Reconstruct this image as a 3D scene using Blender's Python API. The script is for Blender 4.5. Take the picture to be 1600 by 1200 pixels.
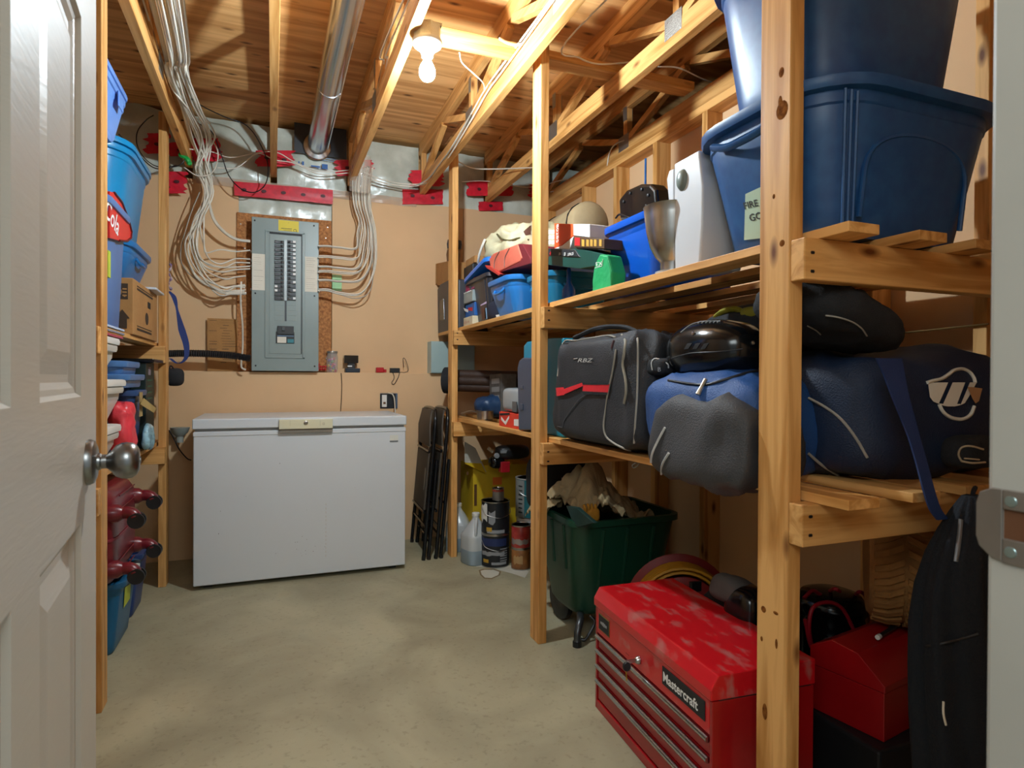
import bpy, math, random
from mathutils import Vector, Matrix, noise as mnoise
from bpy_extras import object_utils  # noqa

SC = bpy.context.scene
COL = SC.collection
for _o in list(bpy.data.objects):
    bpy.data.objects.remove(_o, do_unlink=True)

# ------------------------------------------------------------------ camera
CAM_H = 1.12
FPX = 959.0
_y, _p, _r = math.radians(21.32), math.radians(-0.385), math.radians(0.27)
FW = Vector((math.sin(_y)*math.cos(_p), math.cos(_y)*math.cos(_p), math.sin(_p)))
_rt = Vector((math.cos(_y), -math.sin(_y), 0))
_up = _rt.cross(FW)
RT = _rt*math.cos(_r) + _up*math.sin(_r)
UP = _up*math.cos(_r) - _rt*math.sin(_r)
CC = Vector((0, 0, CAM_H))
cam_d = bpy.data.cameras.new('camera')
cam_d.sensor_width = 36.0
cam_d.lens = FPX/1600*36.0
cam_d.clip_start = 0.02
cam_d.dof.use_dof = True
cam_d.dof.focus_distance = 2.7
cam_d.dof.aperture_fstop = 10.0
cam = bpy.data.objects.new('camera', cam_d)
COL.objects.link(cam)
_m = Matrix((RT, UP, -FW)).transposed().to_4x4()
_m.translation = CC
cam.matrix_world = _m
SC.camera = cam

# ------------------------------------------------------------------ world, lights, exposure
w = bpy.data.worlds.new('hall_ambient')
SC.world = w
w.use_nodes = True
w.node_tree.nodes['Background'].inputs[0].default_value = (0.82, 0.95, 1.0, 1)
w.node_tree.nodes['Background'].inputs[1].default_value = 0.42
SC.view_settings.view_transform = 'Standard'
SC.view_settings.look = 'None'
SC.view_settings.gamma = 1.0
SC.view_settings.use_curve_mapping = False
SC.view_settings.exposure = 0.22
BULB_E = 1780.0

def area(name, loc, aim, size, power, col=(1, 1, 1)):
    d = bpy.data.lights.new(name, 'AREA')
    d.shape = 'RECTANGLE'
    d.size, d.size_y = size
    d.energy = power
    d.color = col
    o = bpy.data.objects.new(name, d)
    COL.objects.link(o)
    o.location = loc
    o.rotation_euler = (Vector(aim)-Vector(loc)).to_track_quat('-Z', 'Y').to_euler()
    return o
# unseen light added in the hallway behind the camera, widened to reach the right shelving
area('hall_fill_light', (-0.35, -0.85, 2.35), (0.5, 1.6, 0.9), (2.4, 0.8), 50.0, (0.88, 0.98, 1.0))

def at(px, py, X=None, Y=None, Z=None):
    """the point on a real plane (X, Y or Z constant) seen at a pixel of the photograph"""
    d = FW + RT*((px-800)/FPX) - UP*((py-600)/FPX)
    if X is not None: t = X/d.x
    elif Y is not None: t = Y/d.y
    else: t = (Z-CAM_H)/d.z
    return CC + d*t

# ------------------------------------------------------------------ materials
def lin(c):
    if isinstance(c, str):
        c = [int(c[i:i+2], 16) for i in (0, 2, 4)]
    return tuple(((v/255)/12.92 if v <= 10 else ((v/255+0.055)/1.055)**2.4) for v in c) + (1,)

_mats = {}
def _new(name):
    m = bpy.data.materials.new(name)
    m.use_nodes = True
    nt = m.node_tree
    return m, nt, nt.nodes['Principled BSDF']

def mat(name, col, rough=0.5, metal=0.0, var=0.12, vs=6.0, bump=0.0, bs=60.0, spec=0.5,
        coat=0.0, alpha=1.0, trans=0.0, emit=None, es=0.0, col2=None, stretch=(1, 1, 1), lo=0.35, hi=0.65):
    if name in _mats: return _mats[name]
    m, nt, b = _new(name)
    N, L = nt.nodes, nt.links
    c = lin(col)
    tc = N.new('ShaderNodeTexCoord'); mp = N.new('ShaderNodeMapping')
    mp.inputs['Scale'].default_value = stretch
    L.new(tc.outputs['Object'], mp.inputs[0])
    if var > 0 or col2:
        nz = N.new('ShaderNodeTexNoise'); nz.inputs['Scale'].default_value = vs; nz.inputs['Detail'].default_value = 6
        L.new(mp.outputs[0], nz.inputs['Vector'])
        rp = N.new('ShaderNodeValToRGB')
        rp.color_ramp.elements[0].position = lo; rp.color_ramp.elements[1].position = hi
        if col2: d = lin(col2)
        else: d = tuple(v*(1-var) for v in c[:3])+(1,)
        e = c if col2 else tuple(min(1, v*(1+var)) for v in c[:3])+(1,)
        rp.color_ramp.elements[0].color = d; rp.color_ramp.elements[1].color = e
        L.new(nz.outputs[0], rp.inputs[0]); L.new(rp.outputs[0], b.inputs['Base Color'])
    else:
        b.inputs['Base Color'].default_value = c
    b.inputs['Roughness'].default_value = rough
    b.inputs['Metallic'].default_value = metal
    b.inputs['Specular IOR Level'].default_value = spec
    b.inputs['Coat Weight'].default_value = coat
    b.inputs['Alpha'].default_value = alpha
    b.inputs['Transmission Weight'].default_value = trans
    if emit:
        b.inputs['Emission Color'].default_value = lin(emit); b.inputs['Emission Strength'].default_value = es
    if bump > 0:
        n2 = N.new('ShaderNodeTexNoise'); n2.inputs['Scale'].default_value = bs; n2.inputs['Detail'].default_value = 4
        L.new(mp.outputs[0], n2.inputs['Vector'])
        bp = N.new('ShaderNodeBump'); bp.inputs['Strength'].default_value = bump; bp.inputs['Distance'].default_value = 0.01
        L.new(n2.outputs[0], bp.inputs['Height']); L.new(bp.outputs[0], b.inputs['Normal'])
    _mats[name] = m
    return m

def wood(name, axis, light, dark, knots=True, rough=0.55, scale=1.0, kcol='6b3a14'):
    if name in _mats: return _mats[name]
    m, nt, b = _new(name)
    N, L = nt.nodes, nt.links
    tc = N.new('ShaderNodeTexCoord'); oi = N.new('ShaderNodeObjectInfo')
    ad = N.new('ShaderNodeVectorMath'); ad.operation = 'ADD'
    sc = N.new('ShaderNodeVectorMath'); sc.operation = 'SCALE'; sc.inputs['Scale'].default_value = 9.0
    cb = N.new('ShaderNodeCombineXYZ')
    for k in range(3): L.new(oi.outputs['Random'], cb.inputs[k])
    L.new(cb.outputs[0], sc.inputs[0])
    L.new(tc.outputs['Object'], ad.inputs[0]); L.new(sc.outputs[0], ad.inputs[1])
    mp = N.new('ShaderNodeMapping')
    s = [26*scale]*3; s[axis] = 1.6*scale
    mp.inputs['Scale'].default_value = s
    L.new(ad.outputs[0], mp.inputs[0])
    nz = N.new('ShaderNodeTexNoise'); nz.inputs['Scale'].default_value = 1.0; nz.inputs['Detail'].default_value = 7
    nz.inputs['Distortion'].default_value = 1.2
    L.new(mp.outputs[0], nz.inputs['Vector'])
    rp = N.new('ShaderNodeValToRGB')
    rp.color_ramp.elements[0].position = 0.36; rp.color_ramp.elements[0].color = lin(dark)
    rp.color_ramp.elements[1].position = 0.60; rp.color_ramp.elements[1].color = lin(light)
    L.new(nz.outputs[0], rp.inputs[0])
    # per-piece tone
    hs = N.new('ShaderNodeHueSaturation')
    mr = N.new('ShaderNodeMapRange'); mr.inputs['To Min'].default_value = 0.88; mr.inputs['To Max'].default_value = 1.12
    L.new(oi.outputs['Random'], mr.inputs[0]); L.new(mr.outputs[0], hs.inputs['Value'])
    L.new(rp.outputs[0], hs.inputs['Color'])
    out = hs.outputs[0]
    if knots:
        mk = N.new('ShaderNodeMapping'); s = [11.0]*3; s[axis] = 4.2
        mk.inputs['Scale'].default_value = s
        L.new(ad.outputs[0], mk.inputs[0])
        vo = N.new('ShaderNodeTexVoronoi'); vo.inputs['Scale'].default_value = 1.0
        L.new(mk.outputs[0], vo.inputs['Vector'])
        kr = N.new('ShaderNodeValToRGB')
        kr.color_ramp.elements[0].position = 0.05; kr.color_ramp.elements[0].color = (1, 1, 1, 1)
        kr.color_ramp.elements[1].position = 0.17; kr.color_ramp.elements[1].color = (0, 0, 0, 1)
        L.new(vo.outputs['Distance'], kr.inputs[0])
        mx = N.new('ShaderNodeMix'); mx.data_type = 'RGBA'
        L.new(kr.outputs[0], mx.inputs[0]); L.new(out, mx.inputs[6]); mx.inputs[7].default_value = lin(kcol)
        out = mx.outputs[2]
    L.new(out, b.inputs['Base Color'])
    b.inputs['Roughness'].default_value = rough
    b.inputs['Specular IOR Level'].default_value = 0.35
    bp = N.new('ShaderNodeBump'); bp.inputs['Strength'].default_value = 0.25; bp.inputs['Distance'].default_value = 0.004
    L.new(nz.outputs[0], bp.inputs['Height']); L.new(bp.outputs[0], b.inputs['Normal'])
    _mats[name] = m
    return m

WL, WD = 'dca765', 'b87f3f'
WX = wood('spruce_x', 0, WL, WD); WY = wood('spruce_y', 1, WL, WD); WZ = wood('spruce_z', 2, WL, WD)
PLYX = wood('plywood_underside', 0, 'eeb878', 'c48a4e', True, 0.6, 0.45, '5a3418')
OSB = mat('chipboard_backer', 'c08145', 0.7, col2='8e5526', vs=60, bump=0.3, bs=120)
DRY = mat('tan_drywall', 'dab489', 0.85, var=0.04, vs=2.5, bump=0.04, bs=30)
CONC = None
INS = mat('vapour_barrier', 'cfd3c6', 0.28, var=0.0, col2='a9aea0', vs=5, bump=0.5, bs=12, spec=0.6)
TAPE = mat('red_sheathing_tape', 'c8142c', 0.4, var=0.15, vs=30)
TAPEP = mat('tape_print', '4a0812', 0.5, var=0)
GALV = mat('galvanised_steel', 'c9ccd0', 0.22, 1.0, var=0.12, vs=8, stretch=(1, .3, 1))
PLATE = mat('nail_plate_steel', 'a9a9a2', 0.4, 0.9, bump=0.5, bs=200)
CABLE = mat('white_cable_jacket', 'd9d2c2', 0.45, var=0.05)
CABLEG = mat('grey_cable_jacket', 'a8a092', 0.5, var=0.08)
BLK = mat('black_rubber', '141416', 0.45, var=0.2)
BLKS = mat('black_gloss_plastic', '0e0f11', 0.18, var=0.1)
BLKF = mat('black_fabric', '1b1d21', 0.85, var=0.25, vs=14, bump=0.35, bs=300)
STEEL = mat('brushed_steel', 'b9b7b3', 0.28, 1.0, var=0.08, vs=20)
SATIN = mat('satin_nickel', '8d8d8c', 0.3, 1.0, var=0.05)
WHITE = mat('white_enamel', 'cdd1d3', 0.32, var=0.015, vs=2, spec=0.5)
WHP = mat('white_plastic', 'dedbd2', 0.4, var=0.03)
DOORM = None
PAPER = mat('paper', 'dcd6c6', 0.8, var=0.04)
CARD = mat('cardboard', 'a87a46', 0.85, var=0.08, vs=10, bump=0.1, bs=80)
CARDP = mat('cardboard_print', '3c2c1e', 0.8, var=0.1)
YEL = mat('yellow_print', 'd8c21c', 0.5, var=0.05)
INK = mat('black_ink', '17171a', 0.6, var=0)
WINK = mat('white_ink', 'e6e6e2', 0.6, var=0)
RINK = mat('red_ink', 'c51f26', 0.5, var=0)
GBOX = mat('panel_grey_enamel', '828f8b', 0.38, var=0.03)
REDP = mat('red_enamel', 'c4101c', 0.30, var=0.0, col2='b4605c', vs=13, lo=0.34, hi=0.47, coat=0.25, stretch=(1.8, .7, 1))
REDM = mat('red_enamel_clean', '9c1016', 0.3, var=0.1, coat=0.2)

# ------------------------------------------------------------------ mesh builder and object helpers
WMX = {}
class MB:
    def __init__(s): s.v = []; s.f = []
    def add(s, vs, fs):
        n = len(s.v); s.v += [Vector(v) for v in vs]; s.f += [tuple(i+n for i in f) for f in fs]; return s
    def box(s, x0, x1, y0, y1, z0, z1, M=None):
        vs = [Vector((x, y, z)) for z in (z0, z1) for y in (y0, y1) for x in (x0, x1)]
        if M: vs = [M @ v for v in vs]
        return s.add(vs, [(0, 2, 3, 1), (4, 5, 7, 6), (0, 1, 5, 4), (2, 6, 7, 3), (0, 4, 6, 2), (1, 3, 7, 5)])
    def loft(s, rings, c0=True, c1=True, closed=True):
        n = len(rings[0]); vs = [p for r in rings for p in r]; fs = []
        for i in range(len(rings)-1):
            for j in range(n if closed else n-1):
                k = (j+1) % n
                fs.append((i*n+j, i*n+k, (i+1)*n+k, (i+1)*n+j))
        if c0: fs.append(tuple(range(n-1, -1, -1)))
        if c1: fs.append(tuple((len(rings)-1)*n+j for j in range(n)))
        return s.add(vs, fs)
    def tube(s, pts, r, n=8, closed=False):
        pts = [Vector(p) for p in pts]; m = len(pts)
        rs = r if isinstance(r, (list, tuple)) else [r]*m
        T = []
        for i in range(m):
            a = pts[(i-1) % m] if (closed or i > 0) else pts[i]
            b = pts[(i+1) % m] if (closed or i < m-1) else pts[i]
            t = (b-a)
            T.append(t.normalized() if t.length > 1e-9 else Vector((0, 0, 1)))
        u = T[0].orthogonal().normalized(); rings = []
        for i in range(m):
            u = (u - T[i]*u.dot(T[i]))
            u = u.normalized() if u.length > 1e-6 else T[i].orthogonal().normalized()
            v = T[i].cross(u)
            rings.append([pts[i]+(u*math.cos(2*math.pi*k/n)+v*math.sin(2*math.pi*k/n))*rs[i] for k in range(n)])
        if closed:
            rings.append(rings[0]); return s.loft(rings, False, False)
        return s.loft(rings)
    def lathe(s, prof, M=None, n=24, caps=True):
        rings = []
        for r, z in prof:
            ring = [Vector((r*math.cos(2*math.pi*k/n), r*math.sin(2*math.pi*k/n), z)) for k in range(n)]
            if M: ring = [M @ p for p in ring]
            rings.append(ring)
        return s.loft(rings, caps, caps)
    def cyl(s, a, b, r, n=16, r2=None):
        a, b = Vector(a), Vector(b)
        return s.tube([a, b], [r, r if r2 is None else r2], n)
    def prism(s, poly, d0, d1, f):
        """poly of 2D points, extruded between d0 and d1; f maps (u, v, d) to 3D"""
        n = len(poly)
        vs = [f(u, v, d0) for u, v in poly] + [f(u, v, d1) for u, v in poly]
        fs = [tuple(range(n-1, -1, -1)), tuple(range(n, 2*n))]
        fs += [(i, (i+1) % n, n+(i+1) % n, n+i) for i in range(n)]
        return s.add(vs, fs)
    def build(s, name, m, parent=None, bev=0.0, smooth=None, world=True, seg=2, sub=0, label=None):
        me = bpy.data.meshes.new(name)
        vs = s.v
        if parent is not None and world:
            inv = WMX[parent.name].inverted(); vs = [inv @ v for v in vs]
        loc = Vector((0, 0, 0))
        if parent is None:
            xs = [v.x for v in vs]; ys = [v.y for v in vs]; zs = [v.z for v in vs]
            loc = Vector(((min(xs)+max(xs))/2, (min(ys)+max(ys))/2, min(zs)))
            vs = [v-loc for v in vs]
        me.from_pydata([tuple(v) for v in vs], [], s.f)
        me.materials.append(m)
        import bmesh
        bm = bmesh.new(); bm.from_mesh(me); bmesh.ops.recalc_face_normals(bm, faces=bm.faces); bm.to_mesh(me); bm.free()
        if smooth is not None:
            me.polygons.foreach_set('use_smooth', [True]*len(me.polygons))
            me.set_sharp_from_angle(angle=math.radians(smooth))
        o = bpy.data.objects.new(name, me)
        COL.objects.link(o)
        o.location = loc
        if parent is not None: o.parent = parent
        WMX[o.name] = (WMX[parent.name] if parent is not None else Matrix()) @ Matrix.Translation(loc)
        if bev > 0:
            b = o.modifiers.new('bevel', 'BEVEL'); b.width = bev; b.segments = seg; b.limit_method = 'ANGLE'; b.angle_limit = math.radians(40)
        if sub > 0:
            b = o.modifiers.new('subdivision', 'SUBSURF'); b.levels = sub; b.render_levels = sub
        if label: o['label'] = label
        return o

def tag(o, label=None, cat=None, group=None, kind=None):
    if label: o['label'] = label
    if cat: o['category'] = cat
    if group: o['group'] = group
    if kind: o['kind'] = kind
    return o

def thing(name, loc, label=None, cat=None, group=None, rz=0.0, kind=None, M=None):
    o = bpy.data.objects.new(name, None); COL.objects.link(o)
    o.empty_display_size = 0.05
    mm = M if M is not None else Matrix.Translation(Vector(loc)) @ Matrix.Rotation(rz, 4, 'Z')
    o.matrix_world = mm
    WMX[o.name] = mm.copy()
    return tag(o, label, cat, group, kind)

def copy_tree(src, M, label=None, group=None):
    def rec(o, par):
        c = o.copy(); COL.objects.link(c)
        if par is not None: c.parent = par
        for ch in [x for x in bpy.data.objects if x.parent == o]: rec(ch, c)
        return c
    c = rec(src, None)
    c.matrix_world = M
    WMX[c.name] = M.copy()
    if label: c['label'] = label
    if group: c['group'] = group
    return c

def smoothpts(pts, k=6):
    pts = [Vector(p) for p in pts]
    if len(pts) < 3: return pts
    out = []
    P = [pts[0]*2-pts[1]] + pts + [pts[-1]*2-pts[-2]]
    for i in range(1, len(P)-2):
        for j in range(k):
            t = j/k
            a, b, c, d = P[i-1], P[i], P[i+1], P[i+2]
            out.append(0.5*((2*b)+(c-a)*t+(2*a-5*b+4*c-d)*t*t+(3*b-a-3*c+d)*t*t*t))
    out.append(pts[-1])
    return out

def text(body, size, m, parent, origin, xd, yd, depth=0.0006, shear=0.0, name='lettering', sx=1.0, bold=0.0):
    c = bpy.data.curves.new('t', 'FONT'); c.body = body; c.size = size; c.shear = shear; c.offset = bold
    c.resolution_u = 3
    o = bpy.data.objects.new('t', c); COL.objects.link(o)
    dg = bpy.context.evaluated_depsgraph_get()
    me0 = o.evaluated_get(dg).to_mesh()
    xd = Vector(xd).normalized(); yd = Vector(yd); yd = (yd-xd*yd.dot(xd)).normalized(); zd = xd.cross(yd)
    org = Vector(origin)
    vs = [org + xd*v.co.x*sx + yd*v.co.y + zd*depth for v in me0.vertices]
    fs = [tuple(p.vertices) for p in me0.polygons]
    o.evaluated_get(dg).to_mesh_clear()
    bpy.data.objects.remove(o); bpy.data.curves.remove(c)
    if not vs: return None
    mb = MB(); mb.add(vs, fs)
    me = bpy.data.meshes.new(name)
    inv = WMX[parent.name].inverted()
    me.from_pydata([tuple(inv @ v) for v in vs], [], fs); me.materials.append(m)
    r = bpy.data.objects.new(name, me); COL.objects.link(r); r.parent = parent
    WMX[r.name] = WMX[parent.name].copy()
    return r

def decal(name, m, parent, pts, n, d=0.0008, label=None):
    """thin sheet with the given world corner points lifted by d along n"""
    n = Vector(n).normalized(); pts = [Vector(p) for p in pts]
    mb = MB(); k = len(pts)
    mb.add([p+n*0.0002 for p in pts]+[p+n*d for p in pts],
           [tuple(range(k)), tuple(range(2*k-1, k-1, -1))]+[(i, (i+1) % k, k+(i+1) % k, k+i) for i in range(k)])
    return mb.build(name, m, parent, label=label)

def rrect(L, W, r, n=5, z=0.0, cx=0.0, cy=0.0):
    out = []
    r = min(r, L/2-1e-4, W/2-1e-4)
    for sx, sy, a0 in ((1, 1, 0), (-1, 1, 90), (-1, -1, 180), (1, -1, 270)):
        for k in range(n+1):
            a = math.radians(a0+90*k/n)
            out.append(Vector((cx+sx*(L/2-r)+r*math.cos(a), cy+sy*(W/2-r)+r*math.sin(a), z)))
    return out

def nz3(p, s, seed=0.0):
    return mnoise.noise(Vector((p[0]*s+seed, p[1]*s+seed*1.7, p[2]*s-seed)))
# ------------------------------------------------------------------ the room shell
YB, YU, XR, XL = 4.256, 4.33, 1.99, -1.20
def concrete():
    m, nt, b = _new('concrete_slab'); N, L = nt.nodes, nt.links
    tc = N.new('ShaderNodeTexCoord')
    def noise(s, d=6, dist=0.0):
        n = N.new('ShaderNodeTexNoise'); n.inputs['Scale'].default_value = s; n.inputs['Detail'].default_value = d
        n.inputs['Distortion'].default_value = dist; L.new(tc.outputs['Object'], n.inputs['Vector']); return n
    def ramp(src, p0, c0, p1, c1):
        r = N.new('ShaderNodeValToRGB'); r.color_ramp.elements[0].position = p0; r.color_ramp.elements[0].color = c0
        r.color_ramp.elements[1].position = p1; r.color_ramp.elements[1].color = c1; L.new(src, r.inputs[0]); return r
    a = ramp(noise(2.2, 8, .6).outputs[0], .35, lin('918a70'), .65, lin('aea789'))
    s = ramp(noise(55, 3).outputs[0], .28, lin('6e6250'), .42, (1, 1, 1, 1))
    st = ramp(noise(1.1, 4, 1.5).outputs[0], .60, (0, 0, 0, 1), .72, (.5, .5, .5, 1))
    mx = N.new('ShaderNodeMix'); mx.data_type = 'RGBA'; mx.blend_type = 'MULTIPLY'; mx.inputs[0].default_value = .22
    L.new(a.outputs[0], mx.inputs[6]); L.new(s.outputs[0], mx.inputs[7])
    m2 = N.new('ShaderNodeMix'); m2.data_type = 'RGBA'
    L.new(st.outputs[0], m2.inputs[0]); L.new(mx.outputs[2], m2.inputs[6]); m2.inputs[7].default_value = lin('a08a66')
    L.new(m2.outputs[2], b.inputs['Base Color'])
    r = N.new('ShaderNodeMapRange'); r.inputs['To Min'].default_value = .42; r.inputs['To Max'].default_value = .7
    L.new(noise(6).outputs[0], r.inputs[0]); L.new(r.outputs[0], b.inputs['Roughness'])
    bp = N.new('ShaderNodeBump'); bp.inputs['Strength'].default_value = .12; bp.inputs['Distance'].default_value = .01
    L.new(noise(30, 6).outputs[0], bp.inputs['Height']); L.new(bp.outputs[0], b.inputs['Normal'])
    return m
CONC = concrete()
tag(MB().box(-1.4, 2.95, -1.6, 4.6, -0.12, 0).build('floor', CONC), 'bare grey concrete slab floor with stains', kind='structure')

# back wall: drywall sheets, thicker lower wall whose top makes a ledge, open strip over the panel
LEDGE = 1.164
wb = thing('wall_back', (0, YB, 0), 'tan drywall back wall with a ledge and insulation along its top', kind='structure')
MB().box(XL, XR, YB, YB+.3, 0, LEDGE).build('lower_wall', DRY, wb, bev=.002)
PX0, PX1 = -0.205, 0.375     # the open strip that holds the plywood backer
MB().box(XL, PX0, YU, YU+.012, LEDGE, 2.375).build('drywall_sheet', DRY, wb, bev=.001)
MB().box(PX1, 1.30, YU, YU+.012, LEDGE, 2.375).build('drywall_sheet', DRY, wb, bev=.001)
MB().box(1.303, XR, YU, YU+.012, LEDGE, 2.375).build('drywall_sheet', DRY, wb, bev=.001)
MB().box(XL, 2.95, YU+.16, YU+.2, LEDGE, 2.95).build('sheathing', PLYX, wb)
def wavy(name, x0, x1, z0, z1, y, amp, seed, m, parent, nx=26, nz=16, lean=0.0, scal=0.0):
    mb = MB(); vs = []; fs = []
    for j in range(nz+1):
        for i in range(nx+1):
            u, v = i/nx, j/nz
            x = x0+(x1-x0)*u
            z = z0+(z1-z0)*v
            if scal: z -= v*scal*(1-abs(math.sin(u*math.pi*2.5)))
            b = math.sin(math.pi*u)*math.sin(math.pi*min(1, v*1.05))
            yy = y - amp*b - .012*nz3((x*3, 0, z*2), 3.0, seed) - .006*nz3((x, seed, z), 22, seed) + lean*v
            vs.append((x, yy, z))
    for j in range(nz):
        for i in range(nx):
            a = j*(nx+1)+i; fs.append((a, a+1, a+nx+2, a+nx+1))
    n = len(vs)
    vs2 = [(x, y_+.04, z) for x, y_, z in vs]
    mb.add(vs+vs2, fs+[tuple(reversed([q+n for q in f])) for f in fs])
    return mb.build(name, m, parent, smooth=60)
bx = [XL, -.49, .004, .492, .989, 1.481, 1.94, 2.9]
for k in range(len(bx)-1):
    wavy('insulation_batt', bx[k]+.022, bx[k+1]-.022, 2.372, 2.80-(.03 if k else .0), YU+.005, .035, k*3.1+1, INS, wb, scal=.03 if k == 0 else 0)
wavy('insulation_batt', PX0, PX1, 2.11, 2.40, YU+.02, .012, 77, INS, wb)
# pinkish flap of barrier folded over the wall top
wavy('barrier_flap', -.45, .95, 2.345, 2.40, YU-.012, .006, 31, mat('barrier_flap', 'd3b8a0', .3, var=.1, bump=.5, bs=14, alpha=.55), wb, nx=60, nz=5)

def tape(px0, py0, px1, py1, seed, y=None, rag=.02, name='tape_strip', dy=0):
    rnd = random.Random(seed)
    yy = YU-.075 if y is None else y
    a = at(px0, py0, Y=yy); b = at(px1, py0+dy, Y=yy); c = at(px1, py1+dy, Y=yy); d = at(px0, py1, Y=yy)
    n = 10; vs = []; fs = []
    for j in range(n+1):
        t = j/n
        l = a.lerp(d, t); r = b.lerp(c, t)
        for i in range(9):
            q = l.lerp(r, i/8)
            if i in (0, 8): q = q + Vector((rnd.uniform(-rag, rag), 0, 0))
            q = q + Vector((0, .004*nz3(q, 25, seed), .003*nz3(q, 15, seed+4)))
            vs.append(q)
    for j in range(n):
        for i in range(8):
            k = j*9+i; fs.append((k, k+1, k+10, k+9))
    m = len(vs)
    mb = MB(); mb.add(vs+[v+Vector((0, .002, 0)) for v in vs], fs+[tuple(reversed([q+m for q in f])) for f in fs])
    o = mb.build(name, TAPE, wb, smooth=50)
    pr = MB()
    wpx = px1-px0; k = max(1, int(wpx/26))
    for i in range(k):
        cx = px0+wpx*(i+.5)/k; cy = (py0+py1)/2+dy*(i+.5)/k+rnd.uniform(-2, 2)
        cc = at(cx, cy, Y=yy-.009)
        pr.prism([(.016*math.cos(t*.785), .011*math.sin(t*.785)) for t in range(8)], 0, .0008, lambda u, v, dd, cc=cc: cc+Vector((u, dd, v)))
    pr.build('tape_print', TAPEP, o)
    return o
for i, r in enumerate([(228, 208, 262, 240), (262, 222, 300, 244), (300, 216, 345, 252), (403, 235, 458, 260), (526, 250, 560, 275), (568, 250, 582, 276),
                       (641, 266, 692, 291), (732, 282, 800, 306), (828, 288, 862, 308), (262, 268, 290, 302)]):
    tape(*r, seed=i+5)
tape(629, 296, 692, 319, 41, y=YU-.02, rag=.004); tape(748, 315, 786, 329, 42, y=YU-.02, rag=.004)
tp = [tape(366, 283, 520, 305, 43, y=YU-.035, rag=.002, dy=14)]
# blue printed marks on the barrier
pm = mat('blue_barrier_print', '2c5f9e', .5, var=.1)
pr = MB()
for (x0, y0, x1, y1) in [(490, 245, 526, 249), (500, 249, 525, 253), (486, 258, 500, 262), (503, 256, 512, 264), (495, 262, 513, 265), (472, 252, 475, 258), (466, 252, 468, 256)]:
    a = at(x0, y0, Y=YU-.065); b = at(x1, y1, Y=YU-.065)
    pr.box(a.x, b.x, a.y, a.y+.001, b.z, a.z)
pr.build('barrier_print', pm, wb)

# right partition: studs and plates, drywall on the far side
wr = thing('wall_right', (1.9, 0.33, 0), 'open stud partition wall behind the right shelving with tan drywall beyond', kind='structure')
MB().box(XR, XR+.012, .33, YU, 0, 2.43).build('drywall_sheet', DRY, wr)
MB().box(1.90, 1.989, .33, YU, 0.0, .038).build('bottom_plate', WY, wr, bev=.002)
MB().box(1.90, 1.989, .33, YU, 2.392, 2.430).build('top_plate', WY, wr, bev=.002)
for y in (4.22, 3.60, 3.195, 2.787, 2.381, 1.975, 1.52, 1.16, .75, .35):
    MB().box(1.90, 1.989, y-.019, y+.019, .0385, 2.3915).build('stud', WZ, wr, bev=.002)
dk = mat('void_shade_gypsum', '6b5a48', .9, var=.05)  # darkened tone stands in for the unlit void past the partition
MB().box(XR+.013, 2.95, .2, 4.5, 2.435, 2.447).build('void_closing_ceiling', dk, wr)  # added with the header below to keep world light out of the void
MB().box(2.93, 2.95, .2, 4.5, 2.45, 2.95).build('void_closing_header', dk, wr)
tag(MB().box(XL-.1, XL, .2, YU+.2, 0, 2.95).build('wall_left', DRY), 'tan drywall left wall behind the left shelving', kind='structure')
wf = thing('wall_front', (0, .21, 0), 'drywall wall around the doorway', kind='structure')
MB().box(XL-.1, -.24, .21, .33, 0, 2.95).build('drywall_sheet', DRY, wf)
MB().box(.575, 2.95, .21, .33, 0, 2.95).build('drywall_sheet', DRY, wf)
MB().box(-.24, .575, .21, .33, 2.09, 2.95).build('drywall_sheet', DRY, wf)

# ceiling: plywood subfloor sheets over open-web trusses
ce = thing('ceiling', (0, 0, 2.8), 'plywood subfloor ceiling over open web wood trusses', kind='structure')
ys = [.2, .62, 1.84, 3.06, 4.28, 4.55]
for i in range(len(ys)-1):
    off = -1.3 if i % 2 else -2.2
    x = off
    while x < 2.95:
        a, b = max(x, -1.32), min(x+2.44, 2.95)
        if b-a > .05: MB().box(a+.0015, b-.0015, ys[i]+.0015, ys[i+1]-.0015, 2.8, 2.818).build('plywood_sheet', PLYX, ce)
        x += 2.44
MB().box(-1.35, 3.0, .1, 4.6, 2.82, 2.86).build('upper_floor', PLYX, ce)
XJ = [-.486, .004, .492, .989, 1.481, 1.94]
def truss(xc, seed):
    x0, x1 = xc-.019, xc+.019
    t = MB().box(x0, x1, .34, 4.325, 2.7105, 2.7995).build('floor_truss', WY, ce, bev=.0015)
    MB().box(x0, x1, .34, 4.31, 2.435, 2.524).build('bottom_chord', WY, t, bev=.0015)
    for yv in (.9, 2.01, 3.12, 4.27):
        MB().box(x0+.001, x1-.001, yv-.019, yv+.019, 2.5245, 2.71).build('web', WZ, t, bev=.001)
    for ya, yb in ((.93, 1.42), (1.98, 1.47), (2.04, 2.52), (3.09, 2.57), (3.16, 3.66), (4.23, 3.71)):
        a = Vector((0, ya, 2.53)); b = Vector((0, yb, 2.705)); d = (b-a).normalized(); n = Vector((0, -d.z, d.y))*.03
        MB().add([(x, p.y, p.z) for x in (x0+.002, x1-.002) for p in (a-n*.6, b-n*.6, b+n*.6, a+n*.6)],
                 [(0, 1, 2, 3), (7, 6, 5, 4), (0, 4, 5, 1), (1, 5, 6, 2), (2, 6, 7, 3), (3, 7, 4, 0)]).build('web', WY, t)
    for yv in (2.01, 3.12):
        for xx in (x0-.0012, x1+.0002):
            MB().box(xx, xx+.001, yv-.04, yv+.07, 2.475, 2.56).build('nail_plate', PLATE, t)
            MB().box(xx, xx+.001, yv-.02, yv+.02, 2.64, 2.72).build('nail_plate', PLATE, t)
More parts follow.
